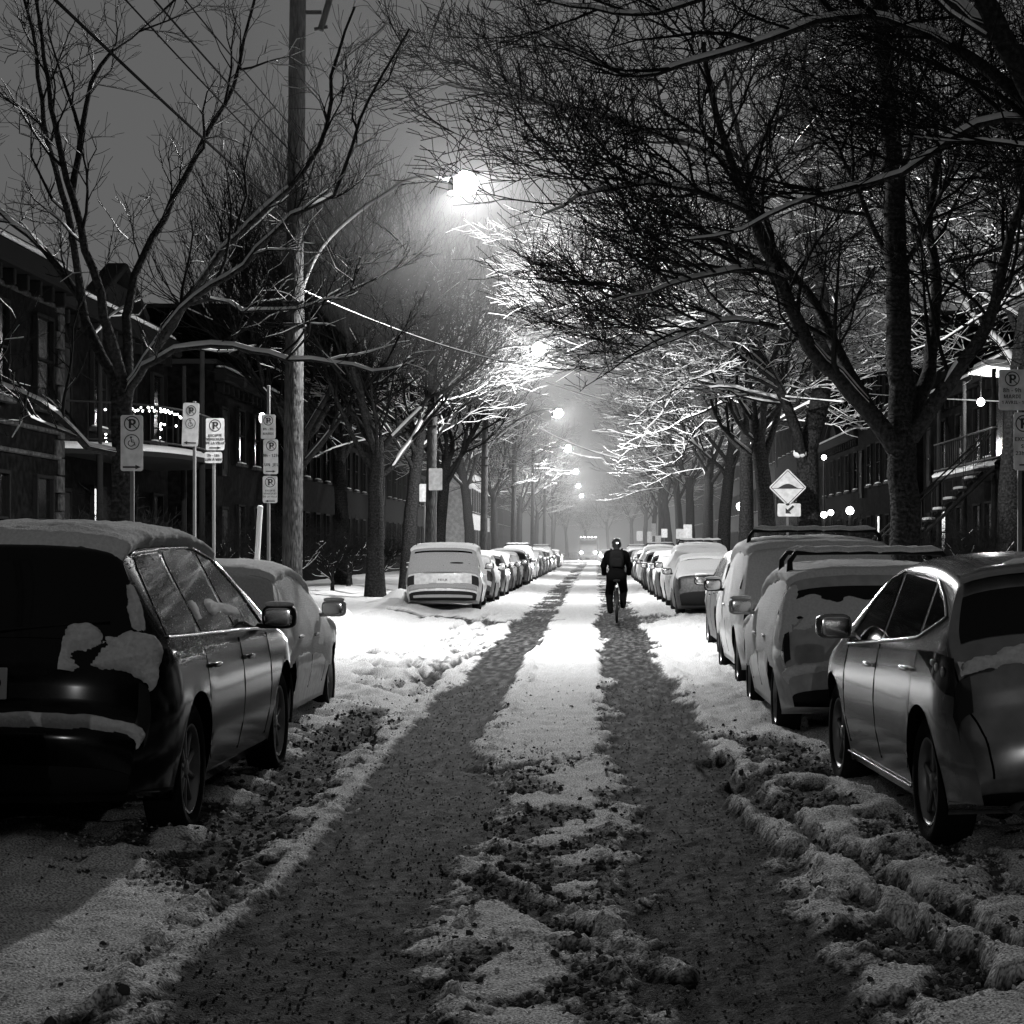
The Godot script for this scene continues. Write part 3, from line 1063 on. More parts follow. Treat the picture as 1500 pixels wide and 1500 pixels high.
	# part of the skin lifted off by off(u, v) metres; thin = rows and columns beyond the edge fall back on the skin
	func patch(r0: float, r1: float, c0: float, c1: float, off: Callable, nr := 0, nc := 0) -> Geo:
		var g := Geo.new()
		nr = nr if nr else maxi(2, ceili(r1 - r0) + 1)
		nc = nc if nc else maxi(2, ceili(c1 - c0) + 1)
		var p := PackedVector3Array()
		var keep := PackedByteArray()
		var live := PackedByteArray()
		for r in nr:
			for c in nc:
				var u := float(r) / (nr - 1)
				var v := float(c) / (nc - 1)
				var a := at(lerpf(r0, r1, u), lerpf(c0, c1, v))
				var o: float = off.call(u, v, a[0])
				live.append(1 if o > 0.0 else 0)
				p.append(a[0] + a[1] * maxf(o, -0.004))
		for r in nr - 1:
			for c in nc - 1:
				var k := r * nc + c
				keep.append(1 if live[k] + live[k + 1] + live[k + nc] + live[k + nc + 1] >= 1 else 0)
		g.sheet(p, nc, at((r0 + r1) / 2, (c0 + c1) / 2)[1], keep)
		return g
	# a convex outline (s, y) on the side of the car
	func pane(poly: Array, sgn: float, off: float, fine := 0.07) -> Geo:
		var g := Geo.new()
		var lo := INF; var hi := -INF
		for q in poly:
			lo = minf(lo, q.x); hi = maxf(hi, q.x)
		var n := maxi(4, ceili((hi - lo) / fine))
		var rowsn := 5
		var p := PackedVector3Array()
		for k in n + 1:
			var s := clampf(lerpf(lo, hi, float(k) / n), lo + 0.002, hi - 0.002)
			var y0 := INF; var y1 := -INF
			for j in poly.size():
				var a: Vector2 = poly[j]; var b: Vector2 = poly[(j + 1) % poly.size()]
				if (a.x - s) * (b.x - s) <= 0.0 and a.x != b.x:
					var y := lerpf(a.y, b.y, (s - a.x) / (b.x - a.x))
					y0 = minf(y0, y); y1 = maxf(y1, y)
			for j in rowsn:
				p.append(side(s, lerpf(y0, y1, j / float(rowsn - 1)), sgn, off))
		g.sheet(p, rowsn, Vector3(sgn, 0, 0))
		return g
	# thin strip along points (s, y) on the side
	func strip(pts: Array, sgn: float, w: float, off: float) -> Geo:
		var g := Geo.new()
		var v := PackedVector3Array()
		var q := PackedFloat32Array()
		for k in pts.size() - 1:
			var n := maxi(1, ceili(pts[k].distance_to(pts[k + 1]) / 0.08))
			for j in n + (1 if k == pts.size() - 2 else 0):
				var m: Vector2 = pts[k].lerp(pts[k + 1], float(j) / n)
				v.append(side(m.x, m.y, sgn, off)); q.append(w * 0.5)
		g.tube(v, q, 4)
		return g

func even(o: float) -> Callable:
	return func(_u, _v, _p): return o

# snow lying on the skin: thick in the middle, ragged at the edge
func drift(thick: float, sd: float, ragged := 0.35, rim := 0.2, freq := 11.0) -> Callable:
	return func(u: float, v: float, p: Vector3) -> float:
		var e := minf(minf(u, 1.0 - u), minf(v, 1.0 - v)) / rim
		var n := nf.get_noise_3d(p.x * freq + sd, p.y * freq, p.z * freq)
		var m := nz.get_noise_3d(p.x * freq * 0.45 + sd, p.y * freq * 0.45, p.z * freq * 0.45)
		var o := minf(clampf(e, 0.0, 1.0) * 1.3 - 0.4, 0.85) + ragged * (n * 0.7 + m * 1.2) + 0.10 * n
		var knob := nf.get_noise_3d(p.x * 40.0 + sd, p.y * 40.0, p.z * 40.0)
		return thick * (pow(o, 0.65) * (1.0 + 0.22 * knob) if o > 0.0 else -1.0)

func wheel_meshes(rw: float, width: float, spokes: int) -> Array:
	var tyre := Geo.new()
	var h := width / 2
	var prof := PackedVector2Array([Vector2(rw * 0.66, -h * 0.75), Vector2(rw * 0.74, -h * 0.96), Vector2(rw * 0.88, -h), Vector2(rw * 0.965, -h * 0.86), Vector2(rw, -h * 0.6), Vector2(rw, h * 0.6), Vector2(rw * 0.965, h * 0.86), Vector2(rw * 0.88, h), Vector2(rw * 0.74, h * 0.96), Vector2(rw * 0.66, h * 0.75)])
	tyre.lathe(prof, 32, Transform3D(Basis(Vector3(0, 0, 1), -PI / 2), Vector3.ZERO))
	var rim := Geo.new()
	var turn := Basis(Vector3(0, 0, 1), -PI / 2)     # the lathe's axis becomes +x
	rim.lathe(PackedVector2Array([Vector2(rw * 0.67, h * 0.86), Vector2(rw * 0.63, h * 0.84), Vector2(rw * 0.61, h * 0.45), Vector2(rw * 0.58, h * 0.1), Vector2(0.02, h * 0.1)]), 32, Transform3D(turn, Vector3.ZERO))
	rim.lathe(PackedVector2Array([Vector2(rw * 0.16, h * 0.1), Vector2(rw * 0.15, h * 0.62), Vector2(rw * 0.10, h * 0.70), Vector2(0.004, h * 0.70)]), 16, Transform3D(turn, Vector3.ZERO))
	for k in spokes:
		var a := TAU * k / spokes
		var dir := Vector3(0, cos(a), sin(a))
		var b := Basis(Vector3(1, 0, 0), dir, Vector3(1, 0, 0).cross(dir))
		rim.box(Vector3(h * 0.52, 0, 0) + dir * rw * 0.39, Vector3(h * 0.22, rw * 0.5, rw * 0.085), b, 0.008)
	return [tyre.mesh(), rim.mesh()]

var kinds := {}

func car_shape(kind: String) -> Car:
	if kinds.has(kind):
		return kinds[kind]
	var c := Car.new()
	match kind:
		"suv":          # tall, upright rear window
			c.L = 4.87; c.W = 0.94; c.belt_r = 1.06; c.belt_f = 1.00; c.sr = 1.0; c.sf = 3.9; c.rw = 0.37; c.tumble = 0.56; c.floor = 0.24; c.round_r = 0.15
			c.outline([Vector2(0.10, 0.30), Vector2(0.02, 0.36), Vector2(0.0, 0.52), Vector2(0.0, 0.70), Vector2(0.08, 0.75), Vector2(0.10, 0.98), Vector2(0.16, 1.10), Vector2(0.42, 1.56), Vector2(0.50, 1.63), Vector2(1.1, 1.685), Vector2(2.2, 1.69), Vector2(2.85, 1.62), Vector2(3.25, 1.40), Vector2(3.66, 1.13), Vector2(3.85, 1.09), Vector2(4.45, 1.0), Vector2(4.72, 0.90), Vector2(4.85, 0.68), Vector2(4.87, 0.45), Vector2(4.80, 0.28)])
		"crossover":    # rounded rear with rising belt line
			c.L = 4.41; c.W = 0.91; c.belt_r = 1.10; c.belt_f = 0.92; c.sr = 0.86; c.sf = 3.5; c.rw = 0.35; c.tumble = 0.40; c.floor = 0.22; c.round_r = 0.13; c.drop = 0.13
			c.outline([Vector2(0.16, 0.30), Vector2(0.05, 0.36), Vector2(0.0, 0.50), Vector2(0.02, 0.70), Vector2(0.10, 0.77), Vector2(0.14, 0.98), Vector2(0.22, 1.08), Vector2(0.56, 1.38), Vector2(0.60, 1.46), Vector2(0.72, 1.50), Vector2(1.3, 1.565), Vector2(2.0, 1.57), Vector2(2.55, 1.50), Vector2(3.0, 1.28), Vector2(3.42, 1.05), Vector2(3.6, 1.01), Vector2(4.1, 0.91), Vector2(4.33, 0.78), Vector2(4.41, 0.56), Vector2(4.40, 0.40), Vector2(4.33, 0.27)])
		"hatch":
			c.L = 4.2; c.W = 0.86; c.belt_r = 0.98; c.belt_f = 0.88; c.sr = 0.78; c.sf = 3.35; c.rw = 0.31; c.tumble = 0.36; c.floor = 0.19
			c.outline([Vector2(0.10, 0.28), Vector2(0.0, 0.38), Vector2(0.0, 0.62), Vector2(0.06, 0.70), Vector2(0.10, 0.92), Vector2(0.20, 1.02), Vector2(0.58, 1.36), Vector2(0.75, 1.42), Vector2(1.4, 1.475), Vector2(2.0, 1.45), Vector2(2.5, 1.28), Vector2(3.02, 0.99), Vector2(3.2, 0.95), Vector2(3.8, 0.86), Vector2(4.08, 0.72), Vector2(4.2, 0.5), Vector2(4.18, 0.36), Vector2(4.1, 0.24)])
		"wagon":
			c.L = 4.5; c.W = 0.87; c.belt_r = 0.97; c.belt_f = 0.90; c.sr = 0.85; c.sf = 3.5; c.rw = 0.32; c.tumble = 0.36; c.floor = 0.2
			c.outline([Vector2(0.10, 0.30), Vector2(0.0, 0.38), Vector2(0.0, 0.60), Vector2(0.05, 0.68), Vector2(0.08, 0.90), Vector2(0.16, 1.0), Vector2(0.50, 1.33), Vector2(0.62, 1.39), Vector2(1.3, 1.445), Vector2(2.1, 1.44), Vector2(2.6, 1.32), Vector2(3.2, 1.0), Vector2(3.4, 0.96), Vector2(4.05, 0.87), Vector2(4.36, 0.74), Vector2(4.5, 0.52), Vector2(4.48, 0.36), Vector2(4.4, 0.25)])
		"van":
			c.L = 4.75; c.W = 0.93; c.belt_r = 1.06; c.belt_f = 1.0; c.sr = 0.9; c.sf = 3.75; c.rw = 0.34; c.tumble = 0.24; c.floor = 0.22
			c.outline([Vector2(0.08, 0.30), Vector2(0.0, 0.38), Vector2(0.0, 0.62), Vector2(0.05, 0.68), Vector2(0.07, 0.98), Vector2(0.12, 1.10), Vector2(0.36, 1.56), Vector2(0.46, 1.63), Vector2(1.2, 1.68), Vector2(2.3, 1.68), Vector2(2.8, 1.60), Vector2(3.5, 1.15), Vector2(3.75, 1.08), Vector2(4.35, 0.98), Vector2(4.62, 0.85), Vector2(4.75, 0.6), Vector2(4.74, 0.4), Vector2(4.66, 0.27)])
		_:              # sedan
			c.L = 4.6; c.W = 0.89; c.belt_r = 0.97; c.belt_f = 0.90; c.sr = 0.95; c.sf = 3.65; c.rw = 0.32; c.tumble = 0.42; c.floor = 0.19
			c.outline([Vector2(0.10, 0.28), Vector2(0.0, 0.38), Vector2(0.0, 0.64), Vector2(0.04, 0.90), Vector2(0.12, 1.0), Vector2(0.62, 1.04), Vector2(0.75, 1.07), Vector2(1.25, 1.36), Vector2(1.45, 1.41), Vector2(2.0, 1.44), Vector2(2.4, 1.41), Vector2(2.75, 1.28), Vector2(3.30, 0.99), Vector2(3.5, 0.95), Vector2(4.15, 0.87), Vector2(4.46, 0.74), Vector2(4.6, 0.52), Vector2(4.58, 0.36), Vector2(4.5, 0.24)])
	kinds[kind] = c
	return c

# side windows as (s, y) outlines, rear first
func side_windows(kind: String) -> Array:
	match kind:
		"suv": return [[Vector2(0.50, 1.13), Vector2(1.30, 1.11), Vector2(1.38, 1.56), Vector2(0.74, 1.54)], [Vector2(1.38, 1.11), Vector2(2.28, 1.09), Vector2(2.32, 1.575), Vector2(1.46, 1.565)], [Vector2(2.37, 1.09), Vector2(3.30, 1.06), Vector2(3.12, 1.28), Vector2(2.78, 1.50), Vector2(2.41, 1.565)]]
		"crossover": return [[Vector2(0.64, 1.225), Vector2(1.06, 1.125), Vector2(1.10, 1.385)], [Vector2(1.12, 1.115), Vector2(2.02, 1.05), Vector2(2.06, 1.435), Vector2(1.17, 1.40)], [Vector2(2.08, 1.045), Vector2(3.05, 0.985), Vector2(2.72, 1.23), Vector2(2.42, 1.385), Vector2(2.12, 1.435)]]
		"hatch": return [[Vector2(0.62, 1.06), Vector2(1.05, 1.02), Vector2(1.08, 1.33), Vector2(0.85, 1.30)], [Vector2(1.10, 1.02), Vector2(1.85, 0.99), Vector2(1.88, 1.36), Vector2(1.12, 1.34)], [Vector2(1.92, 0.99), Vector2(2.75, 0.95), Vector2(2.35, 1.22), Vector2(1.96, 1.355)]]
		"wagon": return [[Vector2(0.48, 1.04), Vector2(1.15, 1.01), Vector2(1.18, 1.31), Vector2(0.70, 1.29)], [Vector2(1.22, 1.01), Vector2(2.0, 0.98), Vector2(2.03, 1.33), Vector2(1.25, 1.315)], [Vector2(2.07, 0.98), Vector2(2.95, 0.94), Vector2(2.5, 1.24), Vector2(2.11, 1.33)]]
		"van": return [[Vector2(0.42, 1.13), Vector2(1.30, 1.11), Vector2(1.34, 1.55), Vector2(0.62, 1.53)], [Vector2(1.40, 1.11), Vector2(2.20, 1.09), Vector2(2.24, 1.56), Vector2(1.45, 1.555)], [Vector2(2.28, 1.09), Vector2(3.20, 1.06), Vector2(2.75, 1.43), Vector2(2.32, 1.555)]]
	return [[Vector2(1.22, 1.07), Vector2(2.02, 1.03), Vector2(2.05, 1.32), Vector2(1.52, 1.30)], [Vector2(2.08, 1.03), Vector2(3.02, 0.97), Vector2(2.62, 1.22), Vector2(2.12, 1.32)]]

var wheel_cache := {}

# o: paint, glass, snow (0 none .. 1 buried), fine (handles, seams, plates), rails, label...
func make_car(called: String, kind: String, label: String, at: Vector3, turn: float, o: Dictionary) -> Node3D:
	var c := car_shape(kind)
	var root := thing(called, label, "car", at, turn, o.get("group", ""))
	var paint: Material = o.paint
	var glass: Material = o.get("glass", M.car_glass)
	var sd: float = o.get("seed", 1.0) * 37.0
	var body := part("body", c.shell(), paint, root)
	# lower trim round the bumpers
	var mid := NS + 1.0
	var trim_y: float = o.get("trim", 0.46)
	part("rear_bumper", c.patch(0.4, c.rear(trim_y), 1.2, c.edge(1.2), even(0.006)), o.get("bumper", M.black_plastic), root)
	part("front_bumper", c.patch(c.front(0.42), c.rows - 1.4, 1.2, c.edge(1.2), even(0.006)), M.black_plastic, root)
	# wheel wells and wheels
	var key := "%s_%d" % [kind, o.get("spokes", 10)]
	if not wheel_cache.has(key):
		wheel_cache[key] = wheel_meshes(c.rw, 0.21, o.get("spokes", 10))
	for s in [c.sr, c.sf]:
		for sgn: float in [-1.0, 1.0]:
			var well := Geo.new()
			var p := PackedVector3Array()
			for k in 19:
				var a := PI * (k / 18.0) * 1.16 - PI * 0.08
				var q := Vector2(cos(a), sin(a)) * (c.rw + 0.056)
				var y := maxf(c.rw + q.y, c.floor)
				var outer := c.side(s + q.x, y, sgn, -0.004)
				p.append(outer); p.append(Vector3(sgn * (c.W - 0.36), y, outer.z)); p.append(Vector3(sgn * (c.W - 0.37), c.floor, -s))
			well.sheet(p, 3, Vector3(0, -1, 0))
			part("wheel_well", well, M.gap, root)
		for sgn: float in [-1.0, 1.0]:
			var w := Node3D.new()
			w.name = "wheel"
			root.add_child(w, true)
			w.position = Vector3(sgn * (c.W - 0.145), c.rw - 0.005, -s)
			if sgn < 0.0: w.rotation.y = PI
			part("tyre", wheel_cache[key][0], M.rubber, w)
			part("rim", wheel_cache[key][1], o.get("rim", M.alloy), w)
	# windows
	var wins := side_windows(kind)
	var bare: bool = o.get("bare", true)
	for sgn: float in [-1.0, 1.0]:
		for k in wins.size():
			part("side_window", c.pane(wins[k], sgn, 0.004), glass, root)
		if o.get("chrome", false):
			var lowp := []; var upp := []
			for k in wins.size():
				lowp.append(wins[k][0] + Vector2(-0.01, -0.015)); lowp.append(wins[k][1] + Vector2(0.0, -0.015))
				for j in range(wins[k].size() - 1, 1, -1): upp.append(wins[k][j] + Vector2(0.0, 0.018))
			var line := lowp.duplicate()
			upp.reverse()
			if kind == "crossover":
				line = [Vector2(0.60, 1.23)] + lowp.slice(1)
				upp = [Vector2(3.06, 0.975), Vector2(2.73, 1.245), Vector2(2.42, 1.402), Vector2(2.1, 1.452), Vector2(1.6, 1.44), Vector2(1.12, 1.41), Vector2(0.84, 1.33), Vector2(0.60, 1.23)]
			else:
				upp.sort_custom(func(a, b): return a.x > b.x)
			var trim := c.strip(line + upp, sgn, 0.016, 0.008)
			part("window_trim", trim, M.chrome, root)
		# doors with their seams and handles
		var f1: Array = wins[-1]
		var d2: Array = wins[-2]
		var edges := [[d2[0].x - 0.10, (d2[1].x + f1[0].x) / 2], [(d2[1].x + f1[0].x) / 2, f1[1].x - 0.02]]
		if o.get("fine", false):
			for e in edges:
				var y0 := 0.36
				var lo: float = maxf(e[0] + 0.006, c.sr + c.rw * 0.55)
				var rear_low: float = maxf(e[0] + 0.006, c.sr + c.rw + 0.075)
				var door := part("door", c.pane([Vector2(rear_low, y0), Vector2(e[1] - 0.006, y0), Vector2(e[1] - 0.006, c.belt(e[1]) - 0.03), Vector2(e[0] + 0.006, c.belt(e[0]) - 0.03), Vector2(lo, 0.75)], sgn, 0.0025), paint, root)
				part("seam", c.strip([Vector2(e[1], c.belt(e[1])), Vector2(e[1] + 0.01, 0.62), Vector2(e[1] - 0.02, 0.34)], sgn, 0.009, 0.0), M.gap, door)
				var hy := c.belt(e[0]) - 0.13
				var hg := Geo.new()
				var hp := c.side(e[0] + 0.18, hy, sgn, 0.022)
				hg.pillow(hp, Vector3(0.014, 0.016, 0.105), 0.7, 8)
				part("handle", hg, o.get("handle", paint), door)
	var yb0: float = c.belt_r + 0.05
	var top := 0.0
	for y in c.T: top = maxf(top, y)
	var rw0: float = o.get("rear_glass", [yb0 + 0.02, top - 0.17])[0]
	var rw1: float = o.get("rear_glass", [yb0 + 0.02, top - 0.17])[1]
	part("rear_window", c.patch(c.rear(rw0), c.rear(rw1), mid + 2.2, c.edge(mid + 2.2), even(0.005)), glass, root)
	part("windscreen", c.patch(c.front(top - 0.10), c.front(c.belt_f + 0.13), mid + 1.4, c.edge(mid + 1.4), even(0.005)), glass, root)
	# lamps
	var ly: Array = o.get("lamp_y", [0.74, 0.96])
	for sgn in 2:
		var c0 := mid - 5.0
		var c1 := mid + 1.9
		if kind == "crossover": c1 = mid + 2.2
		if kind == "van": c1 = mid + 3.6
		var g := c.patch(c.rear(ly[0]), c.rear(ly[1]), c0 if sgn == 0 else c.edge(c1), c1 if sgn == 0 else c.edge(c0), even(0.009))
		var tl := part("tail_lamp", g, M.tail_lamp, root)
		if kind == "crossover":
			part("lamp_wing", c.pane([Vector2(0.16, 0.84), Vector2(0.28, 0.85), Vector2(0.62, 0.96), Vector2(1.0, 1.04), Vector2(0.60, 1.05), Vector2(0.2, 1.03)], 1.0 if sgn == 0 else -1.0, 0.012, 0.03), M.tail_lamp, tl)
			for q in 3:
				var lens := Geo.new()
				lens.pillow(c.side(0.34 + 0.11 * q, 0.955 + 0.02 * q, 1.0 if sgn == 0 else -1.0, 0.011), Vector3(0.006, 0.028 - 0.005 * q, 0.04), 0.9, 6)
				part("reflector", lens, M.alloy, tl)
		g = c.patch(c.front(0.86), c.front(0.66), (mid - 6.0) if sgn == 0 else c.edge(mid + 1.5), (mid + 1.5) if sgn == 0 else c.edge(mid - 6.0), even(0.008))
		part("headlamp", g, M.tail_lamp, root)
	# mirrors
	var ms: float = wins[-1][1].x - 0.16
	for sgn: float in [-1.0, 1.0]:
		var g := Geo.new()
		var b := c.side(ms, c.belt(ms) + 0.07, sgn, 0.0)
		g.pillow(b + Vector3(sgn * 0.155, 0.035, -0.015), Vector3(0.115, 0.08, 0.07), 0.55, 10)
		g.box(b + Vector3(sgn * 0.035, -0.025, -0.02), Vector3(0.12, 0.035, 0.05), Basis(), 0.01)
		var mir := part("mirror", g, o.get("mirror", M.black_plastic), root)
		g = Geo.new()
		g.pillow(b + Vector3(sgn * 0.155, 0.035, 0.05), Vector3(0.095, 0.062, 0.009), 0.5, 8)
		part("mirror_glass", g, M.chrome, mir)
		if o.get("snow", 0.0) > 0.3:
			g = Geo.new()
			g.pillow(b + Vector3(sgn * 0.155, 0.118, -0.01), Vector3(0.10, 0.022, 0.055), 0.8, 8)
			part("mirror_snow", g, M.car_snow, mir)
	if o.get("fine", false) or o.get("plate", false):
		var r: Array = c.at(c.rear(o.get("plate_y", 0.86)), c.half - 1)
		var g := Geo.new()
		var tilt := Basis(Vector3.RIGHT, -atan2(r[1].y, r[1].z))
		g.box(r[0] + r[1] * 0.012, Vector3(0.31, 0.16, 0.012), tilt, 0.004)
		var pl := part("licence_plate", g, M.plate, root)
		var tm := TextMesh.new()
		tm.font = sans
		tm.text = o.get("reg", "217 LRK")
		tm.font_size = 16
		tm.pixel_size = 0.0042
		tm.depth = 0.002
		var tx := part("lettering", tm, M.ink, pl)
		tx.transform = Transform3D(tilt, r[0] + r[1] * 0.0205)
	if o.get("wiper", false):
		var g := Geo.new()
		var a: Array = c.at(c.rear(rw0 + 0.02), c.half - 1)
		var b: Array = c.at(c.rear(rw0 + 0.10), c.half - 5)
		g.rod(a[0] + a[1] * 0.02, b[0] + b[1] * 0.02, 0.008, 6)
		part("rear_wiper", g, M.black_plastic, root)
	if o.get("spoiler", false):
		var g := c.patch(c.rear(top - 0.13), c.rear(top - 0.05), mid + 2.0, c.edge(mid + 2.0), func(u, _v, _p): return 0.05 * (1.0 - u) + 0.004)
		part("spoiler", g, paint, root)
	if o.get("rails", 0) == 1:        # rails along the roof
		for sgn: float in [-1.0, 1.0]:
			var g := Geo.new()
			var p := PackedVector3Array()
			var q := PackedFloat32Array()
			for k in 13:
				var s := lerpf(0.75, 2.5, k / 12.0)
				var a: Array = c.at(c.row_at(s), mid + 2.6 if sgn > 0.0 else c.edge(mid + 2.6))
				p.append(a[0] + Vector3(0, 0.055 * sin(minf(1.0, minf(k, 12 - k) / 1.5) * PI / 2) + 0.005, 0)); q.append(0.016)
			g.tube(p, q, 8, true)
			part("roof_rail", g, o.get("rail_mat", M.black_plastic), root)
	if o.get("bars", []).size():      # bars across the roof on feet
		for s in o.bars:
			var g := Geo.new()
			var y := top + 0.10
			var hw: float = c.across(s, top - 0.1) * 0.98
			var p := PackedVector3Array([Vector3(-hw, top - 0.07, -s), Vector3(-hw, top + 0.03, -s), Vector3(-hw + 0.05, y, -s), Vector3(0, y + 0.01, -s), Vector3(hw - 0.05, y, -s), Vector3(hw, top + 0.03, -s), Vector3(hw, top - 0.07, -s)])
			g.tube(p, PackedFloat32Array([0.03, 0.024, 0.022, 0.022, 0.022, 0.024, 0.03]), 8, true)
			var bar := part("roof_bar", g, M.black_plastic, root)
			g = Geo.new()
			var pp := PackedVector3Array(); var qq := PackedFloat32Array()
			for k in 15:
				pp.append(Vector3(lerpf(-hw + 0.05, hw - 0.05, k / 14.0), y + 0.03 + 0.008 * sin(k * 2.1), -s)); qq.append(0.03 if k > 0 and k < 14 else 0.008)
			g.tube(pp, qq, 7)
			part("bar_snow", g, M.car_snow, bar)
	# snow
	var w: float = o.get("snow", 0.0)
	if w > 0.0:
		var th: float = o.get("depth", 0.05)
		var lo: float = mid + o.get("roof_lo", 1.5 if w < 0.6 else -1.0)
		var r0 := c.rear(top - 0.10)
		part("roof_snow", c.patch(r0 + o.get("roof_from", 0.0), c.front(top - (0.12 if w < 0.6 else 0.2)), lo, c.edge(lo), drift(th, sd, 0.25, 0.07), 60, 40), M.car_snow, root)
		if w > 0.4:
			part("bonnet_snow", c.patch(c.front(c.belt_f + 0.10), c.front(0.74), mid - 1.0, c.edge(mid - 1.0), drift(th * 0.8, sd + 5.0, 0.35, 0.1), 40, 40), M.car_snow, root)
		if w > 0.5 and o.get("rear", true):
			part("rear_snow", c.patch(c.rear(ly[1] + 0.02), r0 + 1.0, mid - 1.0 if w > 0.8 else mid + 1.0, c.edge(mid - 1.0 if w > 0.8 else mid + 1.0), drift(th * 0.5, sd + 9.0, o.get("rear_ragged", 0.3), 0.10), 40, 50), o.get("rear_mat", M.car_snow), root)
			if kind != "sedan":
				part("bumper_snow", c.patch(c.rear(0.60), c.rear(0.76), mid - 1.0, c.edge(mid - 1.0), drift(th * 0.7, sd + 3.0, 0.5, 0.2), 12, 50), o.get("rear_mat", M.car_snow), root)
		if w > 0.65:
			for sgn in 2:
				var a := 8.0
				var b := mid + 0.5
				part("side_snow", c.patch(c.rear(top - 0.12), c.front(c.belt_f + 0.02), a if sgn == 0 else c.edge(b), b if sgn == 0 else c.edge(a), drift(0.012, sd + 21.0, o.get("side_ragged", 0.6), 0.2, 8.0), 80, 36), M.car_snow, root)
	return root

func make_cars() -> void:
	var h := 0.015
	# --- left row
	make_car("parked_car", "sedan", "dark sedan parked right behind the dark SUV with snow slabs", Vector3(-3.62, h, -4.15), 0.0, {paint = M.black_paint, seed = 2, snow = 0.3, fine = true})
	var suv := make_car("parked_suv", "suv", "dark wet SUV with snow slabs on its roof and a bare rear window", Vector3(-3.13, h, -9.40), 0.0, {paint = M.black_paint, fine = true, chrome = true, snow = 0.35, depth = 0.065, seed = 3, wiper = true, rim = M.alloy, trim = 0.5, plate_y = 0.90, reg = "K42 HTD", roof_from = 0.0, handle = M.black_paint, roof_lo = 0.2})
	dress_suv(suv)
	make_car("parked_car", "hatch", "pale hatchback crusted with snow parked beyond the dark SUV", Vector3(-3.40, h, -14.95), 0.0, {paint = M.frosted_paint, glass = M.frosted_glass, fine = true, snow = 0.9, depth = 0.035, seed = 4, mirror = M.frosted_paint, spokes = 7, side_ragged = 0.35})
	var white := make_car("parked_suv", "van", "white SUV wholly coated with snow at the corner of the lane", Vector3(-3.70, h, -45.3), 0.02, {paint = M.white_car_paint, glass = M.car_glass, fine = true, snow = 1.0, depth = 0.055, seed = 5, spokes = 7, trim = 0.56, wiper = true, rear_ragged = 0.12, rear_mat = M.frost_crust, plate_y = 0.82, reg = "F03 LJK", rails = 1})
	dress_white(white)
	# --- right row
	var silver := make_car("parked_suv", "crossover", "bare silver crossover with chrome window line and wet paint", Vector3(2.66, h, -9.16), 0.05, {paint = M.silver_paint, fine = true, chrome = true, seed = 6, mirror = M.silver_paint, spokes = 5, trim = 0.40, lamp_y = [0.84, 1.02], wiper = true, plate_y = 0.62, reg = "D68 KWP", handle = M.chrome, spoiler = true})
	dress_silver(silver)
	var pale := make_car("parked_car", "wagon", "pale wagon with roof bars and snow sliding off its windows", Vector3(2.34, h, -15.1), 0.0, {paint = M.frosted_paint, fine = true, snow = 0.75, depth = 0.045, seed = 7, mirror = M.frosted_paint, spokes = 7, bars = [1.0, 1.75], rear = false, side_ragged = 0.4, reg = "H55 MBN"})
	dress_wagon(pale)
	make_car("parked_suv", "van", "tall white SUV under thick snow with a black roof bar", Vector3(2.49, h, -20.5), 0.0, {paint = M.white_car_paint, fine = true, snow = 0.9, depth = 0.06, seed = 8, spokes = 7, bars = [0.9], rear_ragged = 0.2, trim = 0.5, side_ragged = 0.35, reg = "B71 QSE"})
	var dark_cross := make_car("parked_suv", "crossover", "dark salt-streaked crossover in front of the tall white SUV", Vector3(2.64, h, -26.4), 0.0, {paint = M.salted_paint, fine = true, chrome = true, snow = 0.45, depth = 0.03, seed = 9, spokes = 5})
	var sedan := make_car("parked_car", "sedan", "snow-covered sedan with a black bumper parked past the driveway gap", Vector3(2.68, h, -42.2), 0.0, {paint = M.salted_paint, snow = 0.85, depth = 0.05, seed = 10, spokes = 7, trim = 0.62, plate = true, reg = "J19 VTA", rear_ragged = 0.1})
	var van2 := make_car("parked_suv", "suv", "tall snow-covered SUV with a roof bar ahead of the snowy sedan", Vector3(2.72, h, -47.9), 0.0, {paint = M.white_car_paint, snow = 0.9, depth = 0.06, seed = 11, spokes = 7, bars = [0.95], rear_ragged = 0.15})
	var hatch := make_car("parked_car", "hatch", "dark hatchback with a snowy roof, fourth from the driveway gap on the right", Vector3(2.55, h, -59.6), 0.0, {paint = M.blue_black_paint, snow = 0.45, depth = 0.05, seed = 12, spokes = 7})
	var wagon := make_car("parked_car", "wagon", "dark wagon with a white roof right in front of the coated white SUV", Vector3(-3.66, h, -51.4), 0.0, {paint = M.salted_paint, snow = 0.8, depth = 0.05, seed = 13, spokes = 7})
	# --- the rest of both rows
	copy_of(sedan, Vector3(2.62, h, -53.7), 0.0, "snowy sedan between the tall snowy SUV and the dark hatchback")
	var lr := [[hatch, 57.4], [wagon, 63.2], [sedan, 69.3], [dark_cross, 75.5], [hatch, 81.8], [van2, 88.0], [wagon, 95.0], [sedan, 102.0], [dark_cross, 109.0], [hatch, 117.0], [van2, 125.0], [wagon, 134.0], [sedan, 144.0], [hatch, 154.0]]
	for k in lr.size():
		var label := "snowy parked car in the far left row beyond the dark wagon"
		copy_of(lr[k][0], Vector3(-3.64 - 0.04 * (k % 3), h, -lr[k][1]), 0.0, label, "far cars parked along the left kerb")
	var rr := [[dark_cross, 66.0], [wagon, 72.0], [van2, 78.0], [hatch, 85.0], [sedan, 92.0], [wagon, 99.5], [dark_cross, 107.0], [hatch, 115.0], [van2, 124.0], [sedan, 134.0], [wagon, 145.0], [hatch, 157.0]]
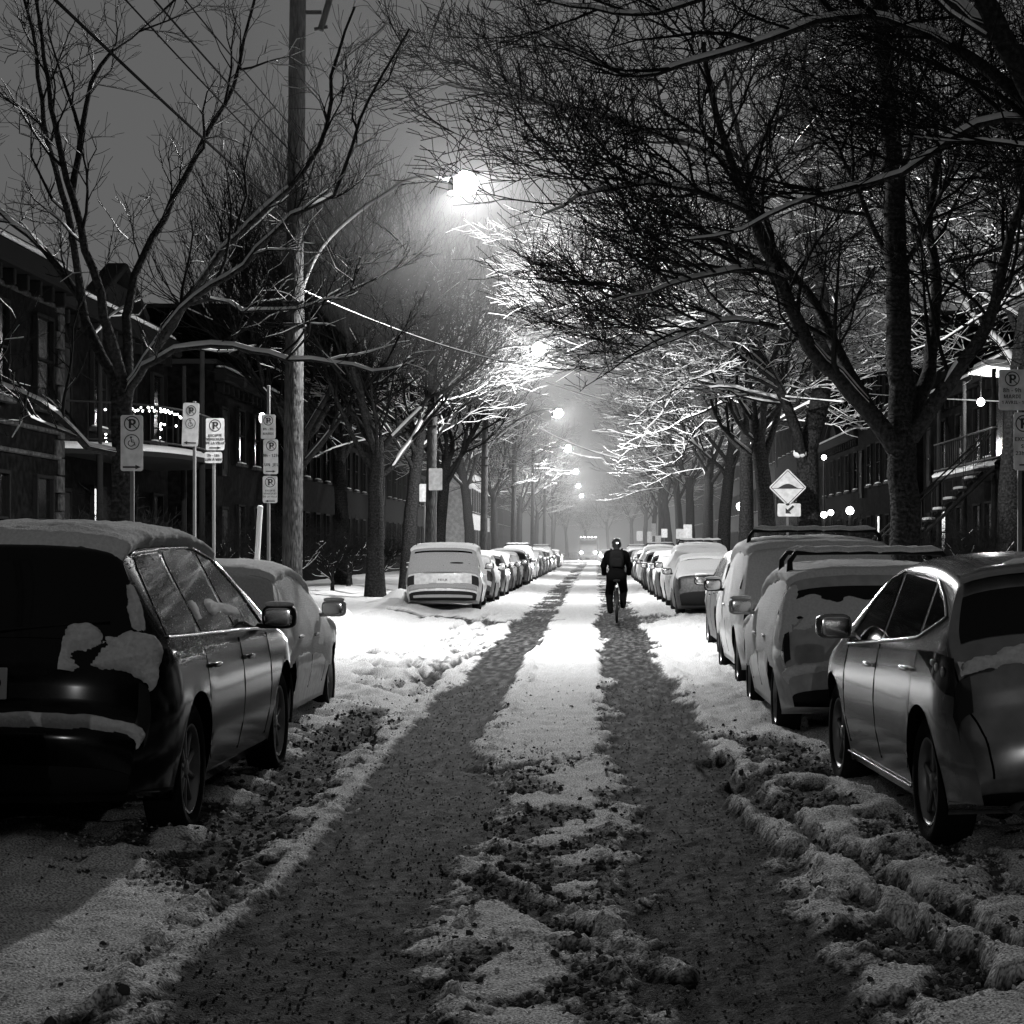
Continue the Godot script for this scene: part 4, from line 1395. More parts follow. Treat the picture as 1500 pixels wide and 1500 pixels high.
	for k in rr.size():
		copy_of(rr[k][0], Vector3(2.6 + 0.05 * (k % 3), h, -rr[k][1]), 0.0, "snowy parked car in the far right row beyond the dark hatchback", "far cars parked along the right kerb")
	for c in get_children():
		if String(c.name).begins_with("parked_") and not c.has_meta("group"):
			c.set_meta("group", "cars parked along the street")

# snow left in lumps, and drops whitened for their sparkle on the dark SUV
func dress_suv(o: Node3D) -> void:
	var c := car_shape("suv")
	var mid := NS + 1.0
	# slab that has slid back over the tailgate glass and hangs over the roof edge
	part("roof_snow", c.patch(c.rear(1.60), c.rear(1.60) + 12.0, mid + 0.2, c.half + 8.0, drift(0.06, 71.0, 0.5, 0.3), 40, 60), M.car_snow, o)
	part("tailgate_snow", c.patch(c.rear(0.97), c.rear(1.20), mid - 2.5, mid + 6.0, drift(0.07, 72.0, 0.85, 0.45, 17.0), 70, 90), M.car_snow, o)
	part("tailgate_snow", c.patch(c.rear(1.15), c.rear(1.58), mid + 0.2, mid + 2.6, drift(0.04, 76.0, 0.9, 0.4, 17.0), 60, 30), M.car_snow, o)
	part("bumper_snow", c.patch(c.rear(0.68), c.rear(0.76), 15.0, c.edge(15.0), drift(0.05, 73.0, 0.5, 0.35, 20.0), 18, 110), M.car_snow, o)
	part("sill_snow", c.patch(c.row_at(1.4), c.row_at(3.5), 14.8, 16.4, drift(0.012, 74.0, 1.2, 0.3), 50, 8), M.car_snow, o)
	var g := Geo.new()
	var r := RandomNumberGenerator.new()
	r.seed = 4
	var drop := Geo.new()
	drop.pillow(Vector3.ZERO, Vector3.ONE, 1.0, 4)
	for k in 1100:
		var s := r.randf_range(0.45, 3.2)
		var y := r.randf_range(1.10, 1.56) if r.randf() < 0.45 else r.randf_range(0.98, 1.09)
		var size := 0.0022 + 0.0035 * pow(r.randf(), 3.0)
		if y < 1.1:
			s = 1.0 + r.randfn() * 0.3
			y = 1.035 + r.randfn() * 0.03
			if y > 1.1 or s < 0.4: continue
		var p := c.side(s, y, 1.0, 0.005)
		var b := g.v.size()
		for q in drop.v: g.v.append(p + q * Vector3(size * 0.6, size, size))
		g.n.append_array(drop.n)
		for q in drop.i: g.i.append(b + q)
	part("glint_drops", g, M.drop_glint, o, "stuff")

# gaps left in the white car's coat
func dress_white(o: Node3D) -> void:
	var c := car_shape("van")
	var mid := NS + 1.0
	part("spoiler_gap", c.patch(c.rear(1.475), c.rear(1.515), mid + 3.0, c.edge(mid + 3.0), even(0.035)), M.gap, o)
	var g := Geo.new()
	var a: Array = c.at(c.rear(1.22), c.half - 2.5)
	g.pillow(a[0] + a[1] * 0.03, Vector3(0.17, 0.018, 0.015), 0.8, 8)
	part("wiper_boss", g, M.gap, o)
	g = Geo.new()
	a = c.at(c.rear(0.99), c.half - 1)
	g.box(a[0] + a[1] * 0.03, Vector3(0.95, 0.012, 0.015), Basis(), 0.003)
	part("tailgate_strip", g, M.grey_paint, o)
	part("bumper_insert", c.patch(c.rear(0.40), c.rear(0.47), mid + 2.8, c.edge(mid + 2.8), even(0.012)), M.frost_crust, o)

# a bare band of rear window under the roof snow, slush below it
func dress_wagon(o: Node3D) -> void:
	var c := car_shape("wagon")
	var mid := NS + 1.0
	part("rear_snow", c.patch(c.rear(0.94), c.rear(1.22), mid + 0.5, c.edge(mid + 0.5), drift(0.03, 91.0, 0.5, 0.3, 18.0), 36, 70), M.car_snow, o)
	for k in 2:
		var a := mid - 4.0
		var b := mid + 3.2
		part("pillar_snow", c.patch(c.rear(0.9), c.rear(1.37), a if k == 0 else c.edge(b), b if k == 0 else c.edge(a), drift(0.025, 92.0 + k, 0.45, 0.25, 18.0), 40, 30), M.car_snow, o)
	part("bumper_snow", c.patch(c.rear(0.60), c.rear(0.70), 13.0, c.edge(13.0), drift(0.05, 94.0, 0.6, 0.35, 20.0), 16, 90), M.car_snow, o)

func dress_silver(o: Node3D) -> void:
	var c := car_shape("crossover")
	var mid := NS + 1.0
	var g := c.strip([Vector2(1.25, 0.27), Vector2(3.1, 0.27)], -1.0, 0.02, 0.012)
	part("sill_trim", g, M.chrome, o)
	g = c.strip([Vector2(1.25, 0.27), Vector2(3.1, 0.27)], 1.0, 0.02, 0.012)
	part("sill_trim", g, M.chrome, o)
	part("roof_snow", c.patch(c.rear(1.48), c.rear(1.48) + 9.0, mid + 4.0, c.edge(mid + 4.0), drift(0.025, 81.0, 0.8, 0.25), 30, 40), M.car_snow, o)
	part("tailgate_snow", c.patch(c.rear(1.02), c.rear(1.13), mid + 2.0, mid + 7.0, drift(0.03, 82.0, 0.9, 0.5, 34.0), 24, 40), M.car_snow, o)
	part("tailgate_snow", c.patch(c.rear(1.02), c.rear(1.10), c.edge(mid + 6.0), c.edge(mid + 1.5), drift(0.04, 83.0, 0.9, 0.5, 34.0), 24, 40), M.car_snow, o)
	# seam of the tailgate
	for sgn in 2:
		g = Geo.new()
		var p := PackedVector3Array(); var q := PackedFloat32Array()
		for k in 24:
			var y := lerpf(0.50, 1.12, k / 23.0)
			var col := mid + 2.4 - 1.6 * smoothstep(0.75, 1.0, y)
			var a: Array = c.at(c.rear(y), col if sgn == 0 else c.edge(col))
			p.append(a[0] + a[1] * 0.001); q.append(0.006)
		g.tube(p, q, 4)
		part("tailgate_seam", g, M.gap, o)
	g = Geo.new()
	g.lathe(PackedVector2Array([Vector2(0.055, -0.08), Vector2(0.06, 0.08), Vector2(0.05, 0.08), Vector2(0.045, -0.08)]), 18, Transform3D(Basis(Vector3.RIGHT, PI / 2).scaled(Vector3(1.5, 0.8, 1)), Vector3(-0.52, 0.30, -0.10)))
	part("exhaust", g, M.galvanised, o)

# ------------------------------------------------------------------ poles, lamps, wires, signs
var sans: SystemFont

func lettering(text: String, height: float, at: Vector3, parent: Node3D, bold := 0.0) -> void:
	var tm := TextMesh.new()
	tm.font = sans
	tm.text = text
	tm.font_size = 24
	tm.pixel_size = height / 17.5
	tm.depth = 0.0015
	tm.curve_step = 2.0
	var o := part("lettering", tm, M.ink, parent)
	o.position = at
	if bold != 0.0:
		o.scale = Vector3(bold, 1, 1)

func ring(g: Geo, at: Vector3, r: float, w: float) -> void:
	var p := PackedVector3Array()
	for k in 33:
		var a := TAU * k / 32.0
		p.append(at + Vector3(cos(a), sin(a), 0) * (r - w)); p.append(at + Vector3(cos(a), sin(a), 0) * r)
	g.sheet(p, 2, Vector3(0, 0, 1))

func bar(g: Geo, a: Vector3, b: Vector3, w: float) -> void:
	var d := (b - a).normalized()
	var s := Vector3(-d.y, d.x, 0) * w * 0.5
	var p := PackedVector3Array([a - s, a + s, b - s, b + s])
	g.sheet(p, 2, Vector3(0, 0, 1))

# no-parking ring with a struck-out P; the plate's face is z = 0
func no_parking(parent: Node3D, at: Vector3, r: float) -> void:
	var g := Geo.new()
	ring(g, at, r, r * 0.14)
	bar(g, at + Vector3(-0.62, 0.62, 0) * r, at + Vector3(0.62, -0.62, 0) * r, r * 0.12)
	part("ring", g, M.ink, parent)
	lettering("P", r * 1.25, at + Vector3(0.03 * r, 0, 0.001), parent, 1.15)

func wheelchair(parent: Node3D, at: Vector3, r: float) -> void:
	var g := Geo.new()
	ring(g, at, r, r * 0.12)
	part("ring", g, M.ink, parent)
	g = Geo.new()
	var w := r * 0.12
	ring(g, at + Vector3(-0.1, 0.58, 0.001) * r, r * 0.13, r * 0.125)                                   # head
	bar(g, at + Vector3(-0.10, 0.45, 0) * r, at + Vector3(-0.05, 0.0, 0) * r, w)                         # back
	bar(g, at + Vector3(-0.08, 0.25, 0.001) * r, at + Vector3(0.28, 0.22, 0.001) * r, w * 0.8)           # arm
	bar(g, at + Vector3(-0.08, 0.0, 0.001) * r, at + Vector3(0.30, -0.02, 0.001) * r, w)                 # thigh
	bar(g, at + Vector3(0.28, 0.02, 0.002) * r, at + Vector3(0.42, -0.48, 0.002) * r, w)                 # shin
	var p := PackedVector3Array()
	for k in 20:
		var a := lerpf(2.0, 5.9, k / 19.0)
		p.append(at + Vector3(-0.08, -0.18, 0) * r + Vector3(cos(a), sin(a), 0) * r * 0.32); p.append(at + Vector3(-0.08, -0.18, 0) * r + Vector3(cos(a), sin(a), 0) * r * 0.43)
	g.sheet(p, 2, Vector3(0, 0, 1))
	part("wheelchair_symbol", g, M.ink, parent)

func arrow(parent: Node3D, at: Vector3, len: float, dir: float) -> void:
	var g := Geo.new()
	bar(g, at + Vector3(-dir * len * 0.5, 0, 0), at + Vector3(dir * len * 0.28, 0, 0), len * 0.10)
	var p := PackedVector3Array([at + Vector3(dir * len * 0.2, len * 0.13, 0), at + Vector3(dir * len * 0.2, -len * 0.13, 0), at + Vector3(dir * len * 0.5, 0.001, 0), at + Vector3(dir * len * 0.5, -0.001, 0)])
	g.sheet(p, 2, Vector3(0, 0, 1))
	part("arrow", g, M.ink, parent)

func rounded_plate(w: float, h: float, r: float) -> Geo:
	var g := Geo.new()
	var rim := PackedVector2Array()
	for q in 4:
		var cx := (w / 2 - r) * (1 if q == 0 or q == 3 else -1)
		var cy := (h / 2 - r) * (1 if q < 2 else -1)
		for k in 5:
			var a := PI / 2 * (q + k / 4.0)
			rim.append(Vector2(cx + cos(a) * r, cy + sin(a) * r))
	var n := rim.size()
	for k in n:
		var a := rim[k]; var b := rim[(k + 1) % n]
		g.tri(Vector3(0, 0, -0.002), Vector3(b.x, b.y, -0.002), Vector3(a.x, a.y, -0.002))
		g.tri(Vector3(0, 0, -0.006), Vector3(a.x, a.y, -0.006), Vector3(b.x, b.y, -0.006))
		g.quad(Vector3(a.x, a.y, -0.006), Vector3(a.x, a.y, -0.002), Vector3(b.x, b.y, -0.002), Vector3(b.x, b.y, -0.006))
	return g

func plate(parent: Node3D, at: Vector3, w: float, h: float) -> MeshInstance3D:
	var o := part("plate", rounded_plate(w, h, 0.03), M.sign_white, parent)
	o.position = at
	return o

func post(parent: Node3D, top: float, at := Vector3.ZERO) -> void:
	var g := Geo.new()
	g.box(at + Vector3(0, top / 2 - 0.2, -0.035), Vector3(0.05, top + 0.4, 0.05), Basis(), 0.006)
	part("post", g, M.galvanised, parent)

func sign_at(label: String, pos: Vector3, turn := 0.0) -> Node3D:
	return thing("parking_sign", label, "sign", pos, turn, "street signs")

func make_signs() -> void:
	# wheelchair bay, arrow to the right, beside the young tree
	var p := spot(193, 649, 24.2)
	var gy := side_at(p.x, 24.2)
	var o := sign_at("no-parking sign with wheelchair symbol and an arrow pointing right", Vector3(p.x, gy, p.z), 0.06)
	var y := p.y - gy
	post(o, y + 0.38)
	var q := plate(o, Vector3(0, y, 0), 0.285, 0.72)
	no_parking(q, Vector3(0, 0.25, 0), 0.10)
	wheelchair(q, Vector3(0, 0.015, 0), 0.10)
	arrow(q, Vector3(0, -0.31, 0), 0.23, 1.0)
	# wheelchair bay, arrow to the left
	p = spot(279, 622, 32.0)
	gy = side_at(p.x, 32.0)
	o = sign_at("no-parking sign with wheelchair symbol and an arrow pointing left", Vector3(p.x, gy, p.z), -0.1)
	y = p.y - gy
	post(o, y + 0.4, Vector3(0.06, 0, 0))
	q = plate(o, Vector3(0, y, 0), 0.285, 0.74)
	q.rotation.z = -0.04
	no_parking(q, Vector3(0, 0.24, 0), 0.09)
	wheelchair(q, Vector3(0, 0.02, 0), 0.09)
	arrow(q, Vector3(0, -0.31, 0), 0.22, -1.0)
	p = spot(315, 636, 32.3)
	gy = side_at(p.x, 32.3)
	o = sign_at("no-parking sign with lines of text over a small hours plate", Vector3(p.x, gy, p.z), -0.05)
	post(o, p.y - gy + 0.25, Vector3(-0.03, 0, 0))
	q = plate(o, Vector3(0, p.y - gy, 0), 0.32, 0.55)
	no_parking(q, Vector3(0, 0.15, 0), 0.105)
	for k in 3: lettering(["EXCEPTÉ", "VÉHICULES", "DE LA VILLE"][k], 0.042, Vector3(0, -0.02 - 0.065 * k, 0), q)
	arrow(q, Vector3(0, -0.235, 0), 0.2, 1.0)
	q = plate(o, Vector3(-0.03, p.y - gy - 0.40, 0), 0.30, 0.19)
	for k in 2: lettering(["7h - 18h", "LUN À VEN"][k], 0.042, Vector3(0, 0.035 - 0.07 * k, 0), q)
	# three plates strapped to the utility pole
	o = sign_at("three stacked no-parking plates on the wooden utility pole", Vector3(-5.36, side_at(-5.36, 30.7), -30.7))
	post(o, 4.0)
	var g0: float = o.position.y
	q = plate(o, Vector3(0, spot(396, 625, 30.7).y - g0, 0.0), 0.24, 0.40)
	no_parking(q, Vector3(0, 0.10, 0), 0.08)
	for k in 2: lettering(["8h - 9h", "MARDI"][k], 0.04, Vector3(0, -0.04 - 0.075 * k, 0), q)
	q = plate(o, Vector3(0.04, spot(398, 669, 30.7).y - g0, 0.0), 0.24, 0.57)
	no_parking(q, Vector3(0.01, 0.18, 0), 0.085)
	lettering("9h - 12h", 0.05, Vector3(0.0, 0.02, 0), q)
	lettering("LUN  JEU", 0.05, Vector3(0.0, -0.13, 0), q)
	arrow(q, Vector3(0, -0.24, 0), 0.16, 1.0)
	q = plate(o, Vector3(0.03, spot(397, 717, 30.7).y - g0, 0.0), 0.24, 0.44)
	no_parking(q, Vector3(0, 0.12, 0), 0.085)
	for k in 3: lettering(["EXCEPTÉ", "VÉHICULES", "DE LA VILLE"][k], 0.03, Vector3(0, -0.02 - 0.048 * k, 0), q)
	arrow(q, Vector3(0, -0.19, 0), 0.16, -1.0)
	# right edge of the picture
	p = spot(1492, 571, 24.0)
	gy = side_at(p.x, 24.0)
	o = sign_at("wide no-parking sign for Tuesday mornings above a narrow one", Vector3(p.x, gy, p.z), 0.0)
	post(o, p.y - gy + 0.3, Vector3(0.02, 0, 0))
	q = plate(o, Vector3(0, p.y - gy, 0), 0.50, 0.52)
	no_parking(q, Vector3(-0.08, 0.14, 0), 0.095)
	lettering("8h - 9h", 0.055, Vector3(-0.08, -0.005, 0), q)
	lettering("MARDI", 0.05, Vector3(-0.08, -0.085, 0), q)
	lettering("1 AVRIL - 1 DÉC", 0.042, Vector3(-0.01, -0.16, 0), q)
	q = plate(o, Vector3(0.09, p.y - gy - 0.66, 0), 0.30, 0.74)
	no_parking(q, Vector3(-0.02, 0.23, 0), 0.11)
	for k in 3: lettering(["EXCEPTÉ", "S3R", "23h - 9h"][k], 0.05, Vector3(0, 0.03 - 0.09 * k, 0), q)
	arrow(q, Vector3(0.02, -0.30, 0), 0.2, 1.0)
	# speed bump diamond with arrow plate, against the pale trunk
	p = spot(1154, 714, 42.0)
	gy = side_at(p.x, 42.0)
	o = thing("warning_sign", "diamond speed-bump sign over a rectangular plate with a diagonal arrow", "sign", Vector3(p.x, gy, p.z), 0.0, "street signs")
	post(o, p.y - gy + 0.3)
	var d := part("diamond_plate", rounded_plate(0.60, 0.60, 0.04), M.sign_white, o)
	d.position = Vector3(0, p.y - gy, 0)
	d.rotation.z = PI / 4
	var g := Geo.new()
	var v := PackedVector3Array()
	for k in 21:
		var x := lerpf(-0.34, 0.34, k / 20.0)
		var hump := 0.10 * pow(maxf(0.0, cos(clampf(x / 0.24, -1.0, 1.0) * PI / 2)), 1.3) + 0.012
		v.append(Vector3(x, -0.03, 0)); v.append(Vector3(x, -0.03 + hump, 0))
	g.sheet(v, 2, Vector3(0, 0, 1))
	var hm := part("hump_symbol", g, M.ink, d)
	hm.rotation.z = -PI / 4
	g = Geo.new()
	for k in 4:
		var a := PI / 2 * k
		bar(g, Vector3(cos(a), sin(a), 0) * 0.375, Vector3(cos(a + PI / 2), sin(a + PI / 2), 0) * 0.375, 0.014)
	hm = part("border", g, M.ink, d)
	hm.rotation.z = -PI / 4
	q = plate(o, Vector3(0.03, spot(1154, 747, 42.0).y - gy, 0), 0.52, 0.29)
	g = Geo.new()
	bar(g, Vector3(0.10, 0.09, 0), Vector3(-0.02, -0.02, 0), 0.055)
	v = PackedVector3Array([Vector3(-0.08, 0.05, 0.0005), Vector3(-0.08, -0.08, 0.0005), Vector3(0.03, -0.079, 0.0005), Vector3(0.05, -0.08, 0.0005)])
	g.sheet(v, 2, Vector3(0, 0, 1))
	part("arrow", g, M.ink, q)
	# pale plates far down the right-hand row
	var far := [[926, 785, 185.0, 0.6, 0.95], [939, 787, 150.0, 0.4, 0.9], [944, 776, 140.0, 0.35, 0.95], [951, 792, 130.0, 0.4, 0.7], [958, 781, 118.0, 0.38, 0.55], [981, 782, 95.0, 0.5, 0.5], [994, 780, 88.0, 0.4, 0.75]]
	for f in far:
		p = spot(f[0], f[1], f[2])
		p.x = maxf(p.x, 4.3)
		gy = side_at(p.x, f[2])
		o = sign_at("small pale parking plate among the far right-hand trees", Vector3(p.x, gy, p.z))
		o.set_meta("group", "far parking plates on the right")
		post(o, p.y - gy + f[4] / 2)
		plate(o, Vector3(0, p.y - gy, 0), f[3], f[4])
	for f in [[638, 702, 55.5, 0.4, 0.65], [622, 722, 58.0, 0.32, 0.55]]:
		p = spot(f[0], f[1], f[2])
		gy = side_at(p.x, f[2])
		o = sign_at("small dim parking plate beside the second lamp pole", Vector3(p.x, gy, p.z))
		o.set_meta("group", "dim parking plates on the left")
		post(o, p.y - gy + f[4] / 2)
		plate(o, Vector3(0, p.y - gy, 0), f[3], f[4])
	# white marker stake in the bank
	p = spot(381, 745, 28.0)
	o = thing("marker_stake", "thin white snow stake leaning before the utility pole", "stake", Vector3(p.x - 0.12, side_at(p.x, 28.0), p.z))
	g = Geo.new()
	g.rod(Vector3(0, -0.3, 0), Vector3(0.12, p.y - o.position.y, 0), 0.04, 10)
	part("stick", g, M.white_paint, o)
	g = Geo.new()
	g.pillow(Vector3(0.12, p.y - o.position.y + 0.02, 0), Vector3(0.045, 0.03, 0.045), 0.9, 8)
	part("snow_cap", g, M.car_snow, o)

# wooden pole with a curved arm and a glowing street lamp
func lamp_pole(d: float, x: float, head: Vector3, label: String, power: float, top := 13.0) -> Node3D:
	var o := thing("utility_pole", label, "street lamp", Vector3(x, side_at(x, d) - 0.1, -d), 0.0, "wooden poles with street lamps")
	var g := Geo.new()
	var p := PackedVector3Array(); var r := PackedFloat32Array()
	for k in 12:
		p.append(Vector3(0.012 * k, -0.3 + (top + 0.3) * k / 11.0, 0)); r.append(lerpf(0.175, 0.125, k / 11.0))
	g.tube(p, r, 16, true)
	part("shaft", g, M.pole_wood, o)
	var h := head - o.position
	var c := Curve3D.new()
	var a := Vector3(0.1, h.y - 2.0, 0)
	c.add_point(a, Vector3.ZERO, Vector3(0.25, 0.9, 0))
	c.add_point(Vector3(h.x * 0.45, h.y - 0.35, h.z * 0.4), Vector3(-0.7, -0.55, 0), Vector3(0.7, 0.35, 0))
	c.add_point(h + Vector3(-0.25, 0.10, 0), Vector3(-0.9, 0.02, 0), Vector3.ZERO)
	p = PackedVector3Array(); r = PackedFloat32Array()
	for k in 21:
		p.append(c.sample_baked(c.get_baked_length() * k / 20.0)); r.append(lerpf(0.042, 0.03, k / 20.0))
	g = Geo.new()
	g.tube(p, r, 8, true)
	part("lamp_arm", g, M.galvanised, o)
	g = Geo.new()
	g.box(Vector3(0.06, a.y, 0), Vector3(0.36, 0.07, 0.38), Basis(), 0.01)
	g.box(Vector3(0.06, a.y - 0.35, 0), Vector3(0.34, 0.05, 0.36), Basis(), 0.01)
	part("bracket", g, M.iron, o)
	# cobra head: cover above, glowing bowl below
	g = Geo.new()
	var pts := PackedVector3Array()
	for k in 9:
		var f := k / 8.0
		var wd := 0.05 + 0.12 * sin(PI * pow(f, 0.7))
		for j in 9:
			var b := PI * j / 8.0
			pts.append(h + Vector3(lerpf(-0.30, 0.27, f), 0.06 + 0.13 * sin(b) * (0.4 + 0.6 * sin(PI * f)), cos(b) * wd))
	g.sheet(pts, 9, Vector3.UP)
	var hd := part("lamp_head", g, M.galvanised, o)
	g = Geo.new()
	g.pillow(h + Vector3(0.06, -0.01, 0), Vector3(0.23, 0.2, 0.23), 1.0, 8)
	part("lamp_bulb", g, glow("street_lamp_glow", 160.0), hd)
	if d != 148.0:
		g = Geo.new()             # added shield, shaped to keep lamp light off the house fronts
		var sh := PackedVector3Array()
		for k in 13:
			var b := PI + lerpf(-0.95, 0.95, k / 12.0)
			for yy in [0.06, -0.04, -0.16]:
				sh.append(h + Vector3(0.06 + 0.27 * cos(b), yy, 0.27 * sin(b)))
		g.sheet(sh, 3, Vector3(-1, 0, 0))
		part("added_light_shield", g, M.iron, hd)
	lamp(o, h + Vector3(0.06, -0.02, 0), power, 0.1)
	return o

func cable(label: String, a: Vector3, b: Vector3, sag: float, r: float, snow := 0.0, group := "overhead wires") -> void:
	var o := thing("overhead_wire", label, "wire", a, 0.0, group)
	var g := Geo.new()
	var s := Geo.new()
	var n := maxi(16, int(a.distance_to(b) / 0.8))
	var p := PackedVector3Array(); var q := PackedFloat32Array()
	var ps := PackedVector3Array(); var qs := PackedFloat32Array()
	for k in n + 1:
		var f := float(k) / n
		var m := (b - a) * f - Vector3(0, sag * 4.0 * f * (1.0 - f), 0)
		p.append(m); q.append(r)
		ps.append(m + Vector3(0, r + snow * 0.6, 0)); qs.append(snow * (0.75 + 0.35 * sin(k * 1.7) * cos(k * 0.6)))
	g.tube(p, q, 5)
	part("wire", g, M.wire, o)
	if snow > 0.0:
		s.tube(ps, qs, 5)
		part("wire_snow", s, M.branch_snow, o)

func make_street() -> void:
	var first := lamp_pole(31.0, -5.03, spot(675, 268, 31.0), "tall wooden pole with the nearest glowing street lamp on a curved arm", 200.0)
	var g := Geo.new()        # iron hardware high on the pole
	var hw := spot(480, 18, 31.0) - first.position
	g.rod(Vector3(0.1, hw.y, 0), Vector3(hw.x - 0.1, hw.y, 0), 0.035, 8)
	g.rod(Vector3(hw.x - 0.12, hw.y - 0.30, 0), Vector3(hw.x + 0.10, hw.y + 0.45, 0), 0.055, 8)
	g.rod(Vector3(hw.x - 0.22, hw.y - 0.28, 0), Vector3(hw.x, hw.y - 0.24, 0), 0.03, 6)
	part("cut_out_fuse", g, M.iron, first)
	var names := ["second", "third", "fourth", "fifth", "sixth", "seventh"]
	for k in 6:
		var d: float = [57.0, 84.0, 114.0, 148.0, 182.0, 216.0][k]
		var px := [785.0, 815.0, 830.0, 842.0, 846.0, 851.0][k] as float
		var head := spot(px, 803.0 - 6.05 * FOCAL / d, d)
		lamp_pole(d, -5.05, head, "wooden street lamp pole, %s along the left row of lamps" % names[k], 150.0 if k < 3 else 90.0, 9.4)
	# wires on the poles
	var tops := []
	for k in 7: tops.append(Vector3(-4.95, 12.3, -[31.0, 57.0, 84.0, 114.0, 148.0, 182.0, 216.0][k]))
	lamp_pole(-45.0, -5.05, Vector3(-2.3, 7.6, 45.0), "wooden street lamp pole behind the viewpoint", 110.0)
	var near := Vector3(-4.95, 12.3, 14.0)
	for w in [[0.15, 8.3, 0.010], [0.05, 8.0, 0.013], [0.1, 7.6, 0.010], [-0.1, 7.1, 0.018]]:
		var last := near + Vector3(w[0], w[1] - 12.3, 0)
		for k in 5:
			var b: Vector3 = tops[k] + Vector3(w[0], w[1] - 12.3, 0)
			cable("black overhead wire strung between the wooden poles", last, b, 0.45, w[2], 0.0, "overhead wires along the poles")
			last = b
	# service drops across the street, lined with snow
	cable("snow-lined wire crossing to the right above the cyclist", spot(806, 528, 52.0), spot(1235, 590, 40.0), 0.12, 0.012, 0.028)
	cable("snow-lined wire sagging from the first pole to mid-street", spot(440, 425, 31.0), spot(900, 540, 60.0), 0.5, 0.010, 0.012)
	cable("thin snowy wire reaching the right-hand porches", spot(1000, 545, 52.0), spot(1500, 590, 44.0), 0.15, 0.010, 0.018)
	cable("snowy wire crossing the street before the fourth lamp", spot(800, 560, 75.0), spot(1010, 610, 70.0), 0.15, 0.012, 0.03)
	cable("snowy wire crossing the street at the fourth lamp", spot(790, 628, 100.0), spot(905, 672, 95.0), 0.15, 0.014, 0.05)
	cable("snowy wire crossing the street beyond the fourth lamp", spot(815, 655, 125.0), spot(880, 672, 120.0), 0.15, 0.014, 0.05)

# ------------------------------------------------------------------ houses
# side = -1 left, 1 right; front wall at |x| = fx, from distance d0 to d1
func window_on(o: Node3D, side: float, fx: float, d: float, y: float, w: float, h: float, lit := 0.0) -> void:
	var g := Geo.new()
	var x := side * (fx - 0.03)
	var f := 0.07
	g.box(Vector3(x, y + h / 2 + f / 2, -d), Vector3(0.12, f, w + 2 * f), Basis(), 0.01)
	g.box(Vector3(x, y, -d - w / 2 - f / 2), Vector3(0.12, h, f), Basis(), 0.01)
	g.box(Vector3(x, y, -d + w / 2 + f / 2), Vector3(0.12, h, f), Basis(), 0.01)
	g.box(Vector3(x, y + 0.05, -d), Vector3(0.07, 0.05, w), Basis(), 0.008)
	var fr := part("window", g, M.cornice, o)
	g = Geo.new()
	g.box(Vector3(side * (fx + 0.005), y, -d), Vector3(0.03, h, w))
	part("pane", g, glow("lit_window_%d" % int(lit * 100), lit) if lit > 0.0 else M.window_glass, fr)
	g = Geo.new()
	g.box(Vector3(side * (fx - 0.06), y - h / 2 - 0.06, -d), Vector3(0.22, 0.10, w + 0.3), Basis(), 0.012)
	part("sill", g, M.grey_stone, fr)
	g = Geo.new()
	g.pillow(Vector3(side * (fx - 0.07), y - h / 2 + 0.015, -d), Vector3(0.09, 0.03, w / 2 + 0.12), 0.7, 6)
	part("sill_snow", g, M.car_snow, fr)

func door_on(o: Node3D, side: float, fx: float, d: float, y: float, m: Material) -> void:
	var g := Geo.new()
	g.box(Vector3(side * (fx - 0.02), y + 1.02, -d), Vector3(0.08, 2.05, 0.92), Basis(), 0.01)
	for k in 2:
		g.box(Vector3(side * (fx - 0.07), y + 0.55 + 0.95 * k, -d), Vector3(0.03, 0.7, 0.6), Basis(), 0.012)
	var dr := part("door", g, m, o)
	g = Geo.new()
	g.pillow(Vector3(side * (fx - 0.11), y + 1.0, -d + 0.36), Vector3(0.04, 0.03, 0.03), 1.0, 6)
	part("handle", g, M.chrome, dr)
	g = Geo.new()
	g.box(Vector3(side * (fx - 0.03), y + 2.10, -d), Vector3(0.12, 0.09, 1.1), Basis(), 0.01)
	for s: float in [-1.0, 1.0]: g.box(Vector3(side * (fx - 0.03), y + 1.02, -d + s * 0.51), Vector3(0.12, 2.06, 0.09), Basis(), 0.01)
	part("frame", g, M.cornice, dr)

